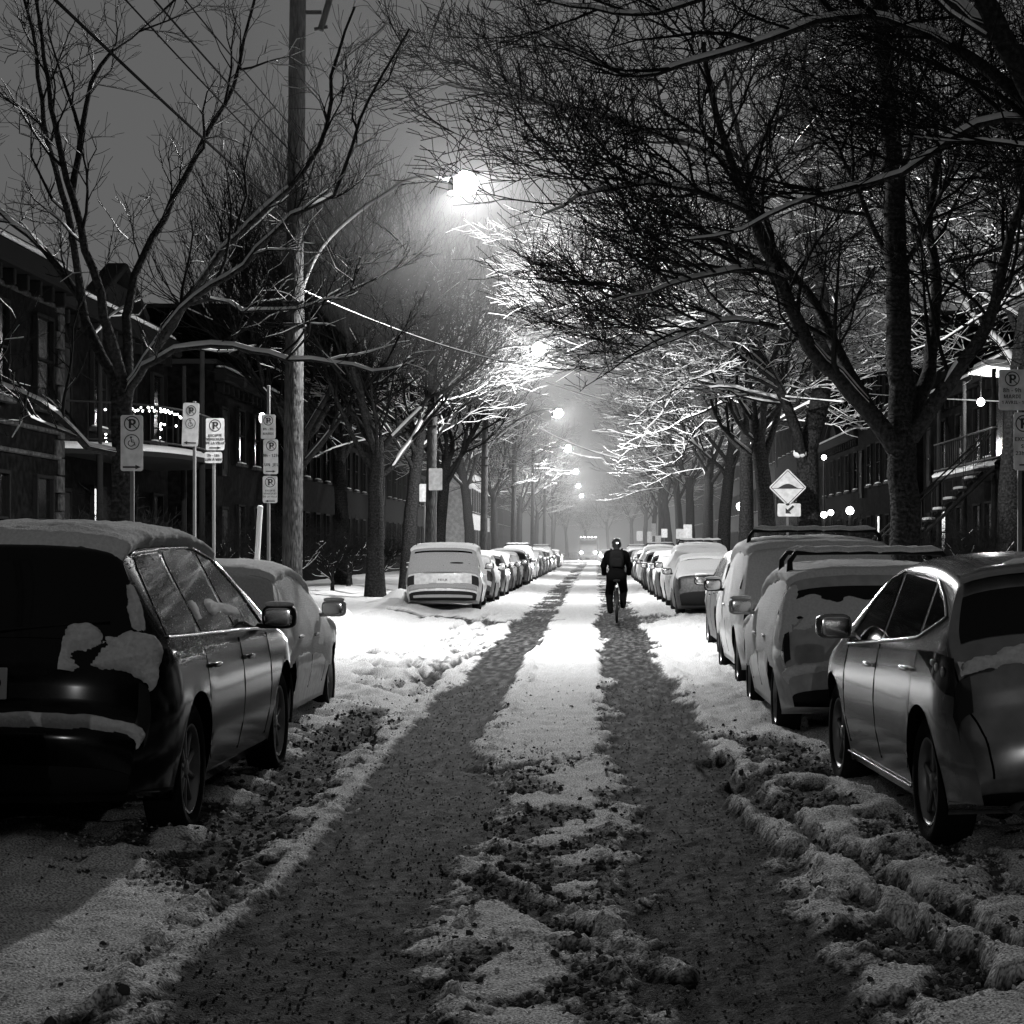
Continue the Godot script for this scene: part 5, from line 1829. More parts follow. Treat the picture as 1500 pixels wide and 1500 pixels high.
func house(label: String, side: float, fx: float, d0: float, d1: float, storeys: int, wall: Material, o := {}) -> Node3D:
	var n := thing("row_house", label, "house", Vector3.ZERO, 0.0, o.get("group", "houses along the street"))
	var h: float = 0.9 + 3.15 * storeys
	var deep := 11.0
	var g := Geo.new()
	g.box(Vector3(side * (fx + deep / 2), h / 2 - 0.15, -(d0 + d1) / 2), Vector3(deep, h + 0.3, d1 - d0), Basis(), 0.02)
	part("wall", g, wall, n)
	g = Geo.new()
	g.box(Vector3(side * (fx + deep / 2), h + 0.08, -(d0 + d1) / 2), Vector3(deep + 0.15, 0.16, d1 - d0 - 0.04), Basis(), 0.02)
	var roof := part("roof", g, M.roof_tar, n)
	g = Geo.new()
	g.box(Vector3(side * (fx - 0.18), h - 0.32, -(d0 + d1) / 2), Vector3(0.4, 0.42, d1 - d0 + 0.1), Basis(), 0.05)
	for k in int((d1 - d0) / 0.8):
		g.box(Vector3(side * (fx - 0.12), h - 0.68, -(d0 + 0.4 + 0.8 * k)), Vector3(0.24, 0.3, 0.14), Basis(), 0.02)
	part("cornice", g, M.cornice, roof)
	g = Geo.new()
	g.pillow(Vector3(side * (fx - 0.14), h - 0.06, -(d0 + d1) / 2), Vector3(0.22, 0.06, (d1 - d0) / 2), 0.5, 8)
	part("cornice_snow", g, M.car_snow, roof)
	if o.get("gable", false):
		g = Geo.new()
		var m := -(d0 + d1) / 2
		var wd := 2.2
		var x := side * (fx - 0.1)
		for k in 2:
			var z := m + (wd if k else -wd)
			g.box(Vector3(x, h + 0.55, (z + m) / 2), Vector3(0.5, 0.18, sqrt(wd * wd + 1.0)), Basis(Vector3.RIGHT, atan2(1.0, wd) * (1 if k else -1)), 0.03)
		g.box(Vector3(x + side * 0.05, h + 0.3, m), Vector3(0.3, 0.6, wd * 1.1), Basis(), 0.02)
		part("gable", g, M.cornice, roof)
	if o.get("chimney", false):
		g = Geo.new()
		g.box(Vector3(side * (fx + 4.0), h + 0.7, -d0 - 1.5), Vector3(0.7, 1.5, 0.7), Basis(), 0.03)
		part("chimney", g, M.dark_brick, roof)
	var bays := maxi(1, int((d1 - d0) / 2.6))
	var lits: Dictionary = o.get("lit", {})
	for s in storeys:
		for b in bays:
			var d := d0 + (d1 - d0) * (b + 0.5) / bays
			var y := 0.75 + 3.1 * s
			if b == (0 if side < 0 else bays - 1) and not o.get("plain", false):
				door_on(n, side, fx, d, y, o.get("door", M.dark_wood))
			else:
				window_on(n, side, fx, d, y + 1.35, 1.0, 1.7, lits.get("%d_%d" % [s, b], 0.0))
	return n

# gallery in front of a house: slab, posts, railing with single balusters
func gallery(n: Node3D, side: float, fx: float, d0: float, d1: float, y: float, out: float, curved := 0.0) -> void:
	var g := Geo.new()
	var s := Geo.new()
	var top := PackedVector3Array(); var rim := PackedVector3Array()
	var steps := 16
	for k in steps + 1:
		var f := float(k) / steps
		var d := lerpf(d0, d1, f)
		var o := out + curved * sin(PI * f) - (out * pow(absf(2.0 * f - 1.0), 6.0) if curved > 0.0 else 0.0)
		rim.append(Vector3(side * (fx - o), y, -d))
	var p := PackedVector3Array(); var q := PackedVector3Array(); var e := PackedVector3Array(); var sn := PackedVector3Array()
	for k in steps + 1:
		var i := Vector3(side * fx, y, rim[k].z)
		p.append(i); p.append(rim[k])
		q.append(i - Vector3(0, 0.16, 0)); q.append(rim[k] - Vector3(0, 0.16, 0))
		e.append(rim[k]); e.append(rim[k] - Vector3(0, 0.16, 0))
		sn.append(i + Vector3(0, 0.10, 0)); sn.append(rim[k].lerp(i, 0.05) + Vector3(0, 0.10, 0)); sn.append(rim[k] + Vector3(-side * 0.02, 0.01, 0)); sn.append(rim[k] - Vector3(0, 0.05, 0))
	g.sheet(p, 2, Vector3.UP); g.sheet(q, 2, Vector3.DOWN); g.sheet(e, 2, Vector3(-side, 0, 0))
	var slab := part("balcony", g, M.dark_wood, n)
	s.sheet(sn, 4, Vector3.UP)
	part("balcony_snow", s, M.car_snow, slab)
	g = Geo.new()
	var r := PackedFloat32Array(); r.resize(steps + 1); r.fill(0.025)
	var hi := PackedVector3Array(); var lo := PackedVector3Array()
	for k in rim: hi.append(k + Vector3(side * 0.06, 0.95, 0)); lo.append(k + Vector3(side * 0.06, 0.16, 0))
	g.tube(hi, r, 6); g.tube(lo, r, 6)
	part("handrail", g, M.iron, slab)
	for k in steps * 2:
		var f := (k + 0.5) / 2.0
		var a := hi[int(f)].lerp(hi[mini(int(f) + 1, steps)], f - int(f))
		g = Geo.new()
		g.rod(a, a - Vector3(0, 0.79, 0), 0.011, 5)
		part("baluster", g, M.iron, slab)
	for k in [1, steps / 2, steps - 1]:
		g = Geo.new()
		g.rod(Vector3(rim[k].x + side * 0.1, -0.2, rim[k].z), Vector3(rim[k].x + side * 0.1, y - 0.16, rim[k].z), 0.07, 10)
		g.rod(Vector3(rim[k].x + side * 0.1, y, rim[k].z), Vector3(rim[k].x + side * 0.1, y + 2.5, rim[k].z), 0.055, 10)
		part("post", g, M.dark_wood, n)

func make_houses() -> void:
	# --- left
	var a := house("dark brick house with pale corner blocks behind the young tree", -1.0, 10.75, 24.0, 37.8, 2, M.brick, {plain = true})
	for k in 18:         # quoins on the far corner
		var g := Geo.new()
		var w := 0.55 if k % 2 else 0.32
		g.box(Vector3(-10.75 + 0.02, 0.35 + 0.36 * k, -37.8 + w / 2 - 0.02), Vector3(0.07, 0.335, w), Basis(), 0.015)
		part("quoin", g, M.grey_stone, a)
	for k in 4:          # stone bands above the windows
		var g := Geo.new()
		g.box(Vector3(-10.74, [3.4, 3.9, 6.4, 6.9][k], -31.2), Vector3(0.10, 0.09, 12.8), Basis(), 0.02)
		part("stone_band", g, M.grey_stone, a)
	var b := house("dark house with a curved snowy balcony and strung lights", -1.0, 11.4, 38.6, 50.0, 2, M.dark_brick, {gable = true, chimney = true, lit = {"0_1": 1.4}})
	gallery(b, -1.0, 11.4, 39.2, 48.5, 3.75, 1.5, 0.8)
	house("dark house behind the tree on the bank, lane beside it", -1.0, 11.6, 57.0, 68.0, 2, M.brick, {chimney = true})
	house("dark three-storey house past the second lamp on the left", -1.0, 11.2, 68.3, 82.0, 3, M.dark_brick, {gable = true})
	house("brick house midway down the left row", -1.0, 11.5, 82.3, 97.0, 2, M.brick)
	house("gabled brick house midway down the left row", -1.0, 11.2, 97.3, 116.0, 3, M.brick, {gable = true})
	house("stone-grey house far down the left row", -1.0, 11.4, 116.3, 127.0, 2, M.grey_stone)
	house("dark house just before the white lamp-lit front", -1.0, 11.2, 127.3, 138.1, 3, M.dark_brick)
	house("white stucco house front lit brightly by a street lamp", -1.0, 9.4, 138.4, 166.0, 3, M.white_stucco)
	house("dark house beyond the white lamp-lit front", -1.0, 11.2, 166.3, 225.0, 3, M.brick)
	house("last house at the far end of the left row", -1.0, 11.2, 225.3, 275.0, 3, M.grey_stone)
	house("long dark brick terrace facing the dark SUV", -1.0, 10.75, -12.0, 23.7, 3, M.dark_brick, {plain = true})
	house("long dark brick terrace behind the viewpoint on the left", -1.0, 10.75, -60.0, -12.3, 3, M.dark_brick, {plain = true})
	house("long dark terrace behind the viewpoint on the right", 1.0, 12.2, -60.0, -12.3, 3, M.dark_brick, {plain = true})
	house("dark terrace facing the silver crossover", 1.0, 12.2, -12.0, 19.7, 3, M.dark_brick, {plain = true})
	# --- right
	house("dark brick house beside the wide no-parking sign", 1.0, 12.2, 20.0, 44.0, 2, M.dark_brick, {plain = true})
	var c := house("dark house with a lit upper doorway and an outside stair", 1.0, 11.9, 47.0, 58.0, 2, M.dark_brick, {plain = true})
	gallery(c, 1.0, 11.9, 48.5, 57.5, 3.80, 1.6)
	porch(c)
	house("dark gabled house next past the outside stair", 1.0, 12.2, 58.4, 70.0, 2, M.brick, {gable = true, lit = {"0_2": 0.7}})
	house("three-storey dark house midway down the right row", 1.0, 12.0, 70.3, 86.0, 3, M.dark_brick, {lit = {"0_3": 1.2}})
	house("two-storey brick house midway down the right row", 1.0, 12.2, 86.3, 104.0, 2, M.brick, {gable = true})
	house("tall brick house far down the right row", 1.0, 12.0, 104.3, 126.0, 3, M.brick, {lit = {"1_2": 0.8}})
	house("grey stone house far down the right row", 1.0, 12.2, 126.3, 150.0, 3, M.grey_stone)
	house("dark house with long front far down the right row", 1.0, 12.0, 150.3, 190.0, 3, M.dark_brick)
	house("last house at the far end of the right row", 1.0, 12.0, 190.3, 275.0, 3, M.brick)
	# --- lights strung on the left balcony
	var lights := thing("string_lights", "string of bright fairy lights along the curved balcony rail", "lights", Vector3(-9.4, 4.6, -44.0))
	var pix := [[189, 603], [194, 599], [198, 602], [202, 601], [206, 597], [209, 602], [217, 597], [219, 602], [223, 597], [226, 602], [235, 599], [236, 603], [239, 602], [241, 600], [243, 604], [246, 602], [249, 605], [252, 604], [256, 607], [260, 607], [263, 610], [265, 612], [294, 617], [297, 619], [298, 623], [236, 621], [234, 625], [241, 622], [236, 629], [234, 641], [258, 624], [154, 600], [155, 627], [155, 636], [155, 642], [156, 648]]
	var line := PackedVector3Array(); var rr := PackedFloat32Array()
	for k in pix.size():
		var d: float = 43.2 + 0.004 * (pix[k][0] - 150.0) * 3.0
		var p := spot(pix[k][0], pix[k][1], d) - lights.position
		if k < 25: line.append(p); rr.append(0.006)
		var g := Geo.new()
		g.pillow(p, Vector3.ONE * 0.026, 1.0, 3)
		part("bulb", g, glow("fairy_light_glow", 14.0), lights)
	var g := Geo.new()
	g.tube(line, rr, 4)
	part("cord", g, M.iron, lights)
	lamp(lights, spot(235, 606, 43.0) - lights.position, 0.5, 0.4)
	# entrance lamps on the left
	for q in [[118, 745, 46.0, 0.10, 0.42, 2.5, "narrow lit window glowing low on the left beside the corner blocks"], [384, 612, 46.0, 0.07, 0.12, 20.0, "small bright porch lamp seen beside the stacked plates"]]:
		var o := thing("wall_lamp", q[6], "lamp", spot(q[0], q[1], q[2]))
		g = Geo.new()
		g.pillow(Vector3.ZERO, Vector3(q[3], q[4], 0.07), 0.8, 8)
		part("lamp_glass", g, glow("wall_lamp_glow_%d" % int(q[5]), q[5]), o)
		g = Geo.new()
		g.box(Vector3(0, -q[4] - 0.03, -0.1), Vector3(q[3] * 1.5, 0.05, 0.3), Basis(), 0.01)
		g.box(Vector3(0, 0, -0.22), Vector3(q[3] * 1.6, q[4] * 2.2, 0.05), Basis(), 0.01)
		part("bracket", g, M.iron, o)
	# globe lamps at the right-hand doors
	for q in [[1207, 754, 50.0, 0.085], [1217, 751, 56.0, 0.085], [1245, 748, 48.0, 0.10], [1207, 670, 60.0, 0.08], [1085, 742, 70.0, 0.16]]:
		var o := thing("globe_lamp", ["glowing globe lamp low behind the pale trunk", "glowing globe lamp beside another behind the pale trunk", "largest glowing globe lamp to the right of the pale trunk", "glowing lamp high beside the fork of the pale trunk", "glowing lamp between the dark trunks left of the speed-bump sign"][[1207, 1217, 1245, 1207, 1085].find(q[0]) if q[1] != 670 else 3], "lamp", spot(q[0], q[1], q[2]), 0.0, "lamps at the right-hand doors")
		g = Geo.new()
		g.pillow(Vector3.ZERO, Vector3.ONE * q[3], 1.0, 6)
		part("lamp_globe", g, glow("globe_glow", 25.0), o)
		g = Geo.new()
		g.rod(Vector3(0, -q[3], 0), Vector3(0, -(o.position.y), 0), 0.03, 8)
		part("lamp_post", g, M.iron, o)
		lamp(o, Vector3.ZERO, 0.8, 0.08)
	# the bushes and fences of the front yards read as dark scrub
	shrubs()

func porch(c: Node3D) -> void:
	# white door in a lit recess, globe lamp, awning with snow, stair to the pavement
	var d := 51.5
	var g := Geo.new()
	g.box(Vector3(11.86, 5.0, -d), Vector3(0.1, 2.15, 1.0), Basis(), 0.01)
	var dr := part("door", g, M.white_paint, c)
	g = Geo.new()
	g.box(Vector3(11.79, 5.55, -d), Vector3(0.04, 0.8, 0.55), Basis(), 0.01)
	part("pane", g, M.window_glass, dr)
	g = Geo.new()
	for s: float in [-1.0, 1.0]: g.box(Vector3(11.82, 5.0, -d + s * 0.62), Vector3(0.14, 2.3, 0.2), Basis(), 0.01)
	g.box(Vector3(11.82, 6.17, -d), Vector3(0.14, 0.14, 1.5), Basis(), 0.01)
	part("frame", g, M.white_paint, dr)
	for s: float in [1.9, 3.4]:
		g = Geo.new()
		g.box(Vector3(11.85, 5.1, -d - s), Vector3(0.1, 1.6, 0.9), Basis(), 0.01)
		part("window", g, M.window_glass, c)
	g = Geo.new()
	g.box(Vector3(11.2, 6.45, -d), Vector3(1.5, 0.08, 2.6), Basis(Vector3(0, 0, 1), -0.1), 0.02)
	var aw := part("awning", g, M.white_paint, c)
	g = Geo.new()
	g.pillow(Vector3(11.15, 6.57, -d), Vector3(0.7, 0.10, 1.25), 0.6, 10, Basis(Vector3(0, 0, 1), -0.1))
	part("awning_snow", g, M.car_snow, aw)
	var l := thing("globe_lamp", "bright round porch lamp by the lit upper doorway", "lamp", Vector3(10.66, 5.65, -52.0), 0.0, "lamps at the right-hand doors")
	g = Geo.new()
	g.pillow(Vector3.ZERO, Vector3.ONE * 0.11, 1.0, 6)
	part("lamp_globe", g, glow("porch_glow", 40.0), l)
	g = Geo.new()
	g.rod(Vector3(0, 0.11, 0), Vector3(0, 0.8, 0), 0.02, 8)
	part("hanger", g, M.iron, l)
	lamp(l, Vector3.ZERO, 9.0, 0.1)
	# stair
	var st := thing("outside_stair", "snowy outside stair climbing to the lit upper doorway", "stairs", Vector3(10.3, 0, -49.2))
	for k in 14:
		g = Geo.new()
		var p := Vector3(-0.27 * (14 - k) + 0.05, 0.27 * k + 0.15, 0)
		g.box(p, Vector3(0.30, 0.05, 1.05), Basis(), 0.01)
		var tr := part("tread", g, M.dark_wood, st)
		g = Geo.new()
		g.pillow(p + Vector3(-0.01, 0.055, 0), Vector3(0.14, 0.045, 0.5), 0.6, 6)
		part("tread_snow", g, M.car_snow, tr)
	for s: float in [-0.55, 0.55]:
		g = Geo.new()
		g.rod(Vector3(-3.9, 0.0, s), Vector3(0.1, 3.75, s), 0.05, 8)
		part("stringer", g, M.iron, st)
		g = Geo.new()
		g.rod(Vector3(-3.9, 0.95, s), Vector3(0.1, 4.7, s), 0.022, 8)
		part("handrail", g, M.iron, st)
		for k in 14:
			g = Geo.new()
			var p := Vector3(-3.75 + 0.27 * k, 0.1 + 0.255 * k, s)
			g.rod(p, p + Vector3(0, 0.95, 0), 0.01, 5)
			part("baluster", g, M.iron, st)

func shrubs() -> void:
	var t := Bough.new()
	t.r.seed = 77
	t.snowy = 0.4
	t.snow_to = 2
	t.count = [14, 7, 5, 3]
	t.length = [0.5, 1.6, 0.8, 0.45, 0.25]
	t.angle = [0.5, 0.6, 0.7, 0.7]
	t.tip = 0.003
	t.trunk(0.45, 0.05, 0.04)
	var spots := [[-7.9, 30.0, 1.0], [-8.3, 33.5, 1.2], [-8.6, 42.0, 1.1], [-8.2, 47.0, 1.3], [-8.5, 51.5, 1.2], [-8.0, 57.0, 1.0], [-8.3, 63.0, 1.2], [-8.1, 71.0, 1.1], [8.0, 40.0, 1.2], [8.3, 45.0, 1.1], [8.0, 56.0, 1.2], [8.4, 63.0, 1.3], [8.2, 71.0, 1.2], [8.1, 80.0, 1.3]]
	var proto: Node3D
	for k in spots.size():
		var s: Array = spots[k]
		var pos := Vector3(s[0], side_at(s[0], s[1]) - 0.05, -s[1])
		var label := "bare snowy shrub in a front yard on the left" if s[0] < 0.0 else "bare snowy shrub in a front yard on the right"
		var group := "front-yard shrubs left" if s[0] < 0.0 else "front-yard shrubs right"
		if k == 0:
			proto = thing("shrub", label, "shrub", pos, 0.0, group)
			part("stems", t.wood, M.bark, proto)
			part("twigs", t.twig, M.twig, proto, "stuff")
			part("branch_snow", t.snow, M.branch_snow, proto, "stuff")
		else:
			copy_of(proto, pos, k * 1.3, label, group, s[2])

# ------------------------------------------------------------------ the cyclist
# bones: [a, b, radius a, radius b]; joined by a smooth minimum and meshed as surface nets
func body_mesh(g: Geo, bones: Array, lo: Vector3, hi: Vector3, cell: float, blend: float) -> void:
	var n := Vector3i(((hi - lo) / cell).ceil()) + Vector3i.ONE
	var f := PackedFloat32Array()
	f.resize(n.x * n.y * n.z)
	f.fill(1.0)
	for b in bones:
		var a0: Vector3 = b[0]; var a1: Vector3 = b[1]; var r0: float = b[2]; var r1: float = b[3]
		var pad := Vector3.ONE * (maxf(r0, r1) + blend + cell * 2.0)
		var k0 := Vector3i(((a0.min(a1) - pad - lo) / cell).floor()).clamp(Vector3i.ZERO, n - Vector3i.ONE)
		var k1 := Vector3i(((a0.max(a1) + pad - lo) / cell).ceil()).clamp(Vector3i.ZERO, n - Vector3i.ONE)
		var ab := a1 - a0
		var l2 := maxf(ab.length_squared(), 1e-9)
		for z in range(k0.z, k1.z + 1):
			for y in range(k0.y, k1.y + 1):
				for x in range(k0.x, k1.x + 1):
					var p := lo + Vector3(x, y, z) * cell
					var t := clampf((p - a0).dot(ab) / l2, 0.0, 1.0)
					var d := p.distance_to(a0 + ab * t) - lerpf(r0, r1, t)
					var k := (z * n.y + y) * n.x + x
					var o := f[k]
					var h := clampf(0.5 + 0.5 * (o - d) / blend, 0.0, 1.0)
					f[k] = lerpf(o, d, h) - blend * h * (1.0 - h)
	var at := PackedInt32Array(); at.resize(f.size()); at.fill(-1)
	var sx := 1; var sy := n.x; var sz := n.x * n.y
	for z in n.z - 1:
		for y in n.y - 1:
			for x in n.x - 1:
				var k := z * sz + y * sy + x
				var v := [f[k], f[k + 1], f[k + sy], f[k + sy + 1], f[k + sz], f[k + sz + 1], f[k + sz + sy], f[k + sz + sy + 1]]
				var neg := 0
				for q in v: neg += 1 if q < 0.0 else 0
				if neg == 0 or neg == 8:
					continue
				var sum := Vector3(); var cnt := 0
				for e in [[0, 1], [2, 3], [4, 5], [6, 7], [0, 2], [1, 3], [4, 6], [5, 7], [0, 4], [1, 5], [2, 6], [3, 7]]:
					var a: float = v[e[0]]; var b: float = v[e[1]]
					if (a < 0.0) != (b < 0.0):
						var t := a / (a - b)
						var pa := Vector3(e[0] & 1, (e[0] >> 1) & 1, e[0] >> 2)
						var pb := Vector3(e[1] & 1, (e[1] >> 1) & 1, e[1] >> 2)
						sum += pa.lerp(pb, t); cnt += 1
				at[k] = g.v.size()
				g.v.append(lo + (Vector3(x, y, z) + sum / cnt) * cell)
				g.n.append(Vector3(v[1] + v[3] + v[5] + v[7] - v[0] - v[2] - v[4] - v[6], v[2] + v[3] + v[6] + v[7] - v[0] - v[1] - v[4] - v[5], v[4] + v[5] + v[6] + v[7] - v[0] - v[1] - v[2] - v[3]).normalized())
	for z in range(1, n.z - 1):
		for y in range(1, n.y - 1):
			for x in range(1, n.x - 1):
				var k := z * sz + y * sy + x
				var i0 := f[k] < 0.0
				for ax in 3:
					var st: int = [sx, sy, sz][ax]
					if i0 == (f[k + st] < 0.0):
						continue
					var u: int = [sy, sz, sx][ax]; var w: int = [sz, sx, sy][ax]
					var q := [at[k - u - w], at[k - w], at[k], at[k - u]]
					if q.min() < 0:
						continue
					if i0:
						g.i.append_array([q[0], q[2], q[1], q[0], q[3], q[2]])
					else:
						g.i.append_array([q[0], q[1], q[2], q[0], q[2], q[3]])

func make_cyclist() -> void:
	var at := Vector3(0.44, 0.01, -40.0)
	var o := thing("person", "cyclist in black jacket, trousers and helmet with a backpack, riding away", "person", at)
	var b := []
	var V := func(x, y, z): return Vector3(x, y, z)
	b.append([V.call(-0.07, 1.0, 0.04), V.call(0.07, 1.0, 0.04), 0.145, 0.145])
	b.append([V.call(0, 1.02, 0.03), V.call(0, 1.25, -0.06), 0.155, 0.165])
	b.append([V.call(-0.08, 1.34, -0.11), V.call(0.08, 1.34, -0.11), 0.155, 0.155])
	b.append([V.call(-0.13, 1.46, -0.16), V.call(0.13, 1.46, -0.16), 0.095, 0.095])
	b.append([V.call(0, 1.48, -0.17), V.call(0, 1.60, -0.22), 0.075, 0.06])
	b.append([V.call(0, 1.67, -0.22), V.call(0, 1.70, -0.235), 0.092, 0.092])       # skull
	b.append([V.call(0, 1.61, -0.28), V.call(0, 1.64, -0.27), 0.062, 0.07])          # jaw
	b.append([V.call(0, 1.645, -0.335), V.call(0, 1.63, -0.352), 0.016, 0.014])      # nose
	for s: float in [-1.0, 1.0]:
		b.append([V.call(s * 0.09, 1.655, -0.225), V.call(s * 0.096, 1.63, -0.225), 0.02, 0.016])   # ear
		b.append([V.call(s * 0.19, 1.45, -0.16), V.call(s * 0.275, 1.22, -0.28), 0.082, 0.068])
		b.append([V.call(s * 0.275, 1.22, -0.28), V.call(s * 0.265, 1.055, -0.46), 0.066, 0.05])
		b.append([V.call(s * 0.265, 1.055, -0.46), V.call(s * 0.262, 1.035, -0.53), 0.044, 0.04])
		var knee := Vector3(s * 0.155, 0.62 if s < 0.0 else 0.70, -0.40 if s < 0.0 else -0.36)
		var ankle := Vector3(s * 0.135, 0.30 if s < 0.0 else 0.42, -0.24 if s < 0.0 else 0.04)
		b.append([V.call(s * 0.10, 0.97, 0.02), knee, 0.115, 0.085])
		b.append([knee, ankle, 0.085, 0.066])
		b.append([ankle, ankle + Vector3(0, -0.055, 0.03), 0.058, 0.05])
		b.append([ankle + Vector3(0, -0.065, 0.02), ankle + Vector3(s * 0.01, -0.085, -0.17), 0.045, 0.036])
	var g := Geo.new()
	body_mesh(g, b, Vector3(-0.42, 0.12, -0.66), Vector3(0.42, 1.86, 0.26), 0.02, 0.035)
	for s: float in [-1.0, 1.0]:       # gloved hands closed on the grips
		var h := []
		var palm := Vector3(s * 0.262, 1.045, -0.525)
		h.append([palm + Vector3(-s * 0.035, 0, 0), palm + Vector3(s * 0.035, 0, 0), 0.028, 0.028])
		for k in 4:
			var x := -s * 0.036 + s * 0.024 * k
			var kn := palm + Vector3(x, 0.012, -0.038 - 0.004 * (1 - absi(k - 1)))
			h.append([palm + Vector3(x, 0.008, 0), kn, 0.0125, 0.012])
			h.append([kn, kn + Vector3(0, -0.034, -0.006), 0.0118, 0.0105])
			h.append([kn + Vector3(0, -0.034, -0.006), kn + Vector3(0, -0.046, 0.022), 0.0105, 0.0095])
		h.append([palm + Vector3(-s * 0.04, -0.004, 0.012), palm + Vector3(-s * 0.055, -0.02, -0.02), 0.013, 0.0115])
		h.append([palm + Vector3(-s * 0.055, -0.02, -0.02), palm + Vector3(-s * 0.035, -0.034, -0.034), 0.0115, 0.0095])
		body_mesh(g, h, palm - Vector3(0.085, 0.085, 0.10), palm + Vector3(0.085, 0.06, 0.06), 0.006, 0.008)
	var col := PackedColorArray()
	for p in g.v:
		var bare := p.y > 1.565 and p.y < 1.9
		var l := 0.30 if bare and p.z < -0.2 and absf(p.x) < 0.12 else (0.03 if bare else 0.005)
		col.append(Color(l, l, l))
	g.c = col
	var m := mat("rider", 1.0, 0.95, 0.0, 0.05)
	m.vertex_color_use_as_albedo = true
	part("body", g, m, o)
	# helmet with ribs
	g = Geo.new()
	var prof := PackedVector2Array()
	for k in 9:
		var a := PI / 2 * k / 8.0
		prof.append(Vector2(maxf(0.004, 0.108 * cos(a)), 0.105 * sin(a)))
	g.lathe(prof, 20, Transform3D(Basis().scaled(Vector3(0.98, 1, 1.25)), Vector3(0, 1.69, -0.225)))
	for k in 5:
		var x := -0.07 + 0.035 * k
		var p := PackedVector3Array(); var q := PackedFloat32Array()
		for j in 9:
			var a := lerpf(0.12, PI - 0.12, j / 8.0)
			var rr := sqrt(maxf(0.0, 1.0 - pow(x / 0.11, 2.0)))
			p.append(Vector3(x, 1.695 + 0.105 * sin(a) * rr, -0.225 + 0.138 * cos(a) * rr)); q.append(0.011)
		g.tube(p, q, 6, true)
	var he := part("helmet", g, M.helmet, o)
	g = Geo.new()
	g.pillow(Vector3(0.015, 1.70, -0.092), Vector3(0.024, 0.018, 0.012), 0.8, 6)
	part("reflector", g, glow("painted_reflector_glow", 3.0), he)  # no lamp: emission stands in for light the reflector throws back
	# backpack
	g = Geo.new()
	g.pillow(Vector3(0, 1.36, 0.10), Vector3(0.155, 0.21, 0.09), 0.62, 14, Basis(Vector3.RIGHT, 0.3))
	g.pillow(Vector3(0, 1.29, 0.19), Vector3(0.12, 0.10, 0.035), 0.6, 10, Basis(Vector3.RIGHT, 0.3))
	var bp := part("backpack", g, M.pack_cloth, o)
	for s: float in [-1.0, 1.0]:
		g = Geo.new()
		g.tube(PackedVector3Array([Vector3(s * 0.10, 1.56, -0.02), Vector3(s * 0.12, 1.575, -0.15), Vector3(s * 0.125, 1.46, -0.26), Vector3(s * 0.13, 1.28, -0.26), Vector3(s * 0.17, 1.17, -0.08)]), PackedFloat32Array([0.016, 0.016, 0.016, 0.016, 0.016]), 6, true)
		part("strap", g, M.pack_cloth, bp)
	# bicycle
	var k := thing("bicycle", "upright city bicycle ridden by the cyclist in black", "bicycle", at)
	var bb := Vector3(0, 0.29, -0.10); var ra := Vector3(0, 0.345, 0.33); var fa := Vector3(0, 0.345, -0.76)
	var st := Vector3(0, 0.80, 0.08); var ht := Vector3(0, 0.88, -0.50); var hb := Vector3(0, 0.74, -0.56)
	g = Geo.new()
	for e in [[bb, st, 0.016], [st, ht, 0.016], [hb, bb, 0.02], [ht, hb, 0.02]]:
		g.rod(e[0], e[1], e[2], 10)
	for s: float in [-1.0, 1.0]:
		g.rod(bb + Vector3(s * 0.02, 0, 0), ra + Vector3(s * 0.06, 0, 0), 0.010, 8)
		g.rod(st + Vector3(s * 0.01, -0.02, 0), ra + Vector3(s * 0.06, 0, 0), 0.009, 8)
		g.rod(hb + Vector3(s * 0.035, 0, 0), fa + Vector3(s * 0.05, 0, 0), 0.012, 8)
	part("frame", g, M.iron, k)
	for c in [ra, fa]:
		var w := Node3D.new()
		w.name = "wheel"
		k.add_child(w, true)
		w.position = c
		for e in [["tyre", 0.325, 0.021, M.rubber], ["rim", 0.297, 0.012, M.galvanised]]:
			g = Geo.new()
			var p := PackedVector3Array(); var q := PackedFloat32Array()
			for j in 33:
				var a := TAU * j / 32.0
				p.append(Vector3(0, cos(a), sin(a)) * e[1]); q.append(e[2])
			g.tube(p, q, 8)
			part(e[0], g, e[3], w)
		g = Geo.new()
		for j in 28:
			var a := TAU * j / 28.0
			g.rod(Vector3(0.03 if j % 2 else -0.03, 0, 0), Vector3(0, cos(a), sin(a)) * 0.295, 0.0016, 4)
		g.rod(Vector3(-0.05, 0, 0), Vector3(0.05, 0, 0), 0.02, 10)
		part("spokes", g, M.galvanised, w)
		g = Geo.new()
		var mp := PackedVector3Array()
		for j in 17:
			var a := lerpf(-0.5, PI * 0.78, j / 16.0)
			for x in [-0.026, 0.0, 0.026]:
				mp.append(Vector3(x, sin(a), cos(a)) * Vector3(1, 0.365 - absf(x) * 0.2, 0.365 - absf(x) * 0.2))
		g.sheet(mp, 3, Vector3.UP)
		part("mudguard", g, M.black_plastic, w)
	g = Geo.new()
	g.rod(st, st + Vector3(0, 0.09, 0.02), 0.013, 8)
	g.pillow(Vector3(0, 0.905, 0.13), Vector3(0.075, 0.03, 0.09), 0.8, 10)
	g.pillow(Vector3(0, 0.905, 0.02), Vector3(0.025, 0.025, 0.11), 0.9, 10)
	part("saddle", g, M.black_plastic, k)
	g = Geo.new()
	g.tube(PackedVector3Array([ht, Vector3(0, 1.0, -0.53), Vector3(0, 1.02, -0.56)]), PackedFloat32Array([0.014, 0.014, 0.014]), 8, true)
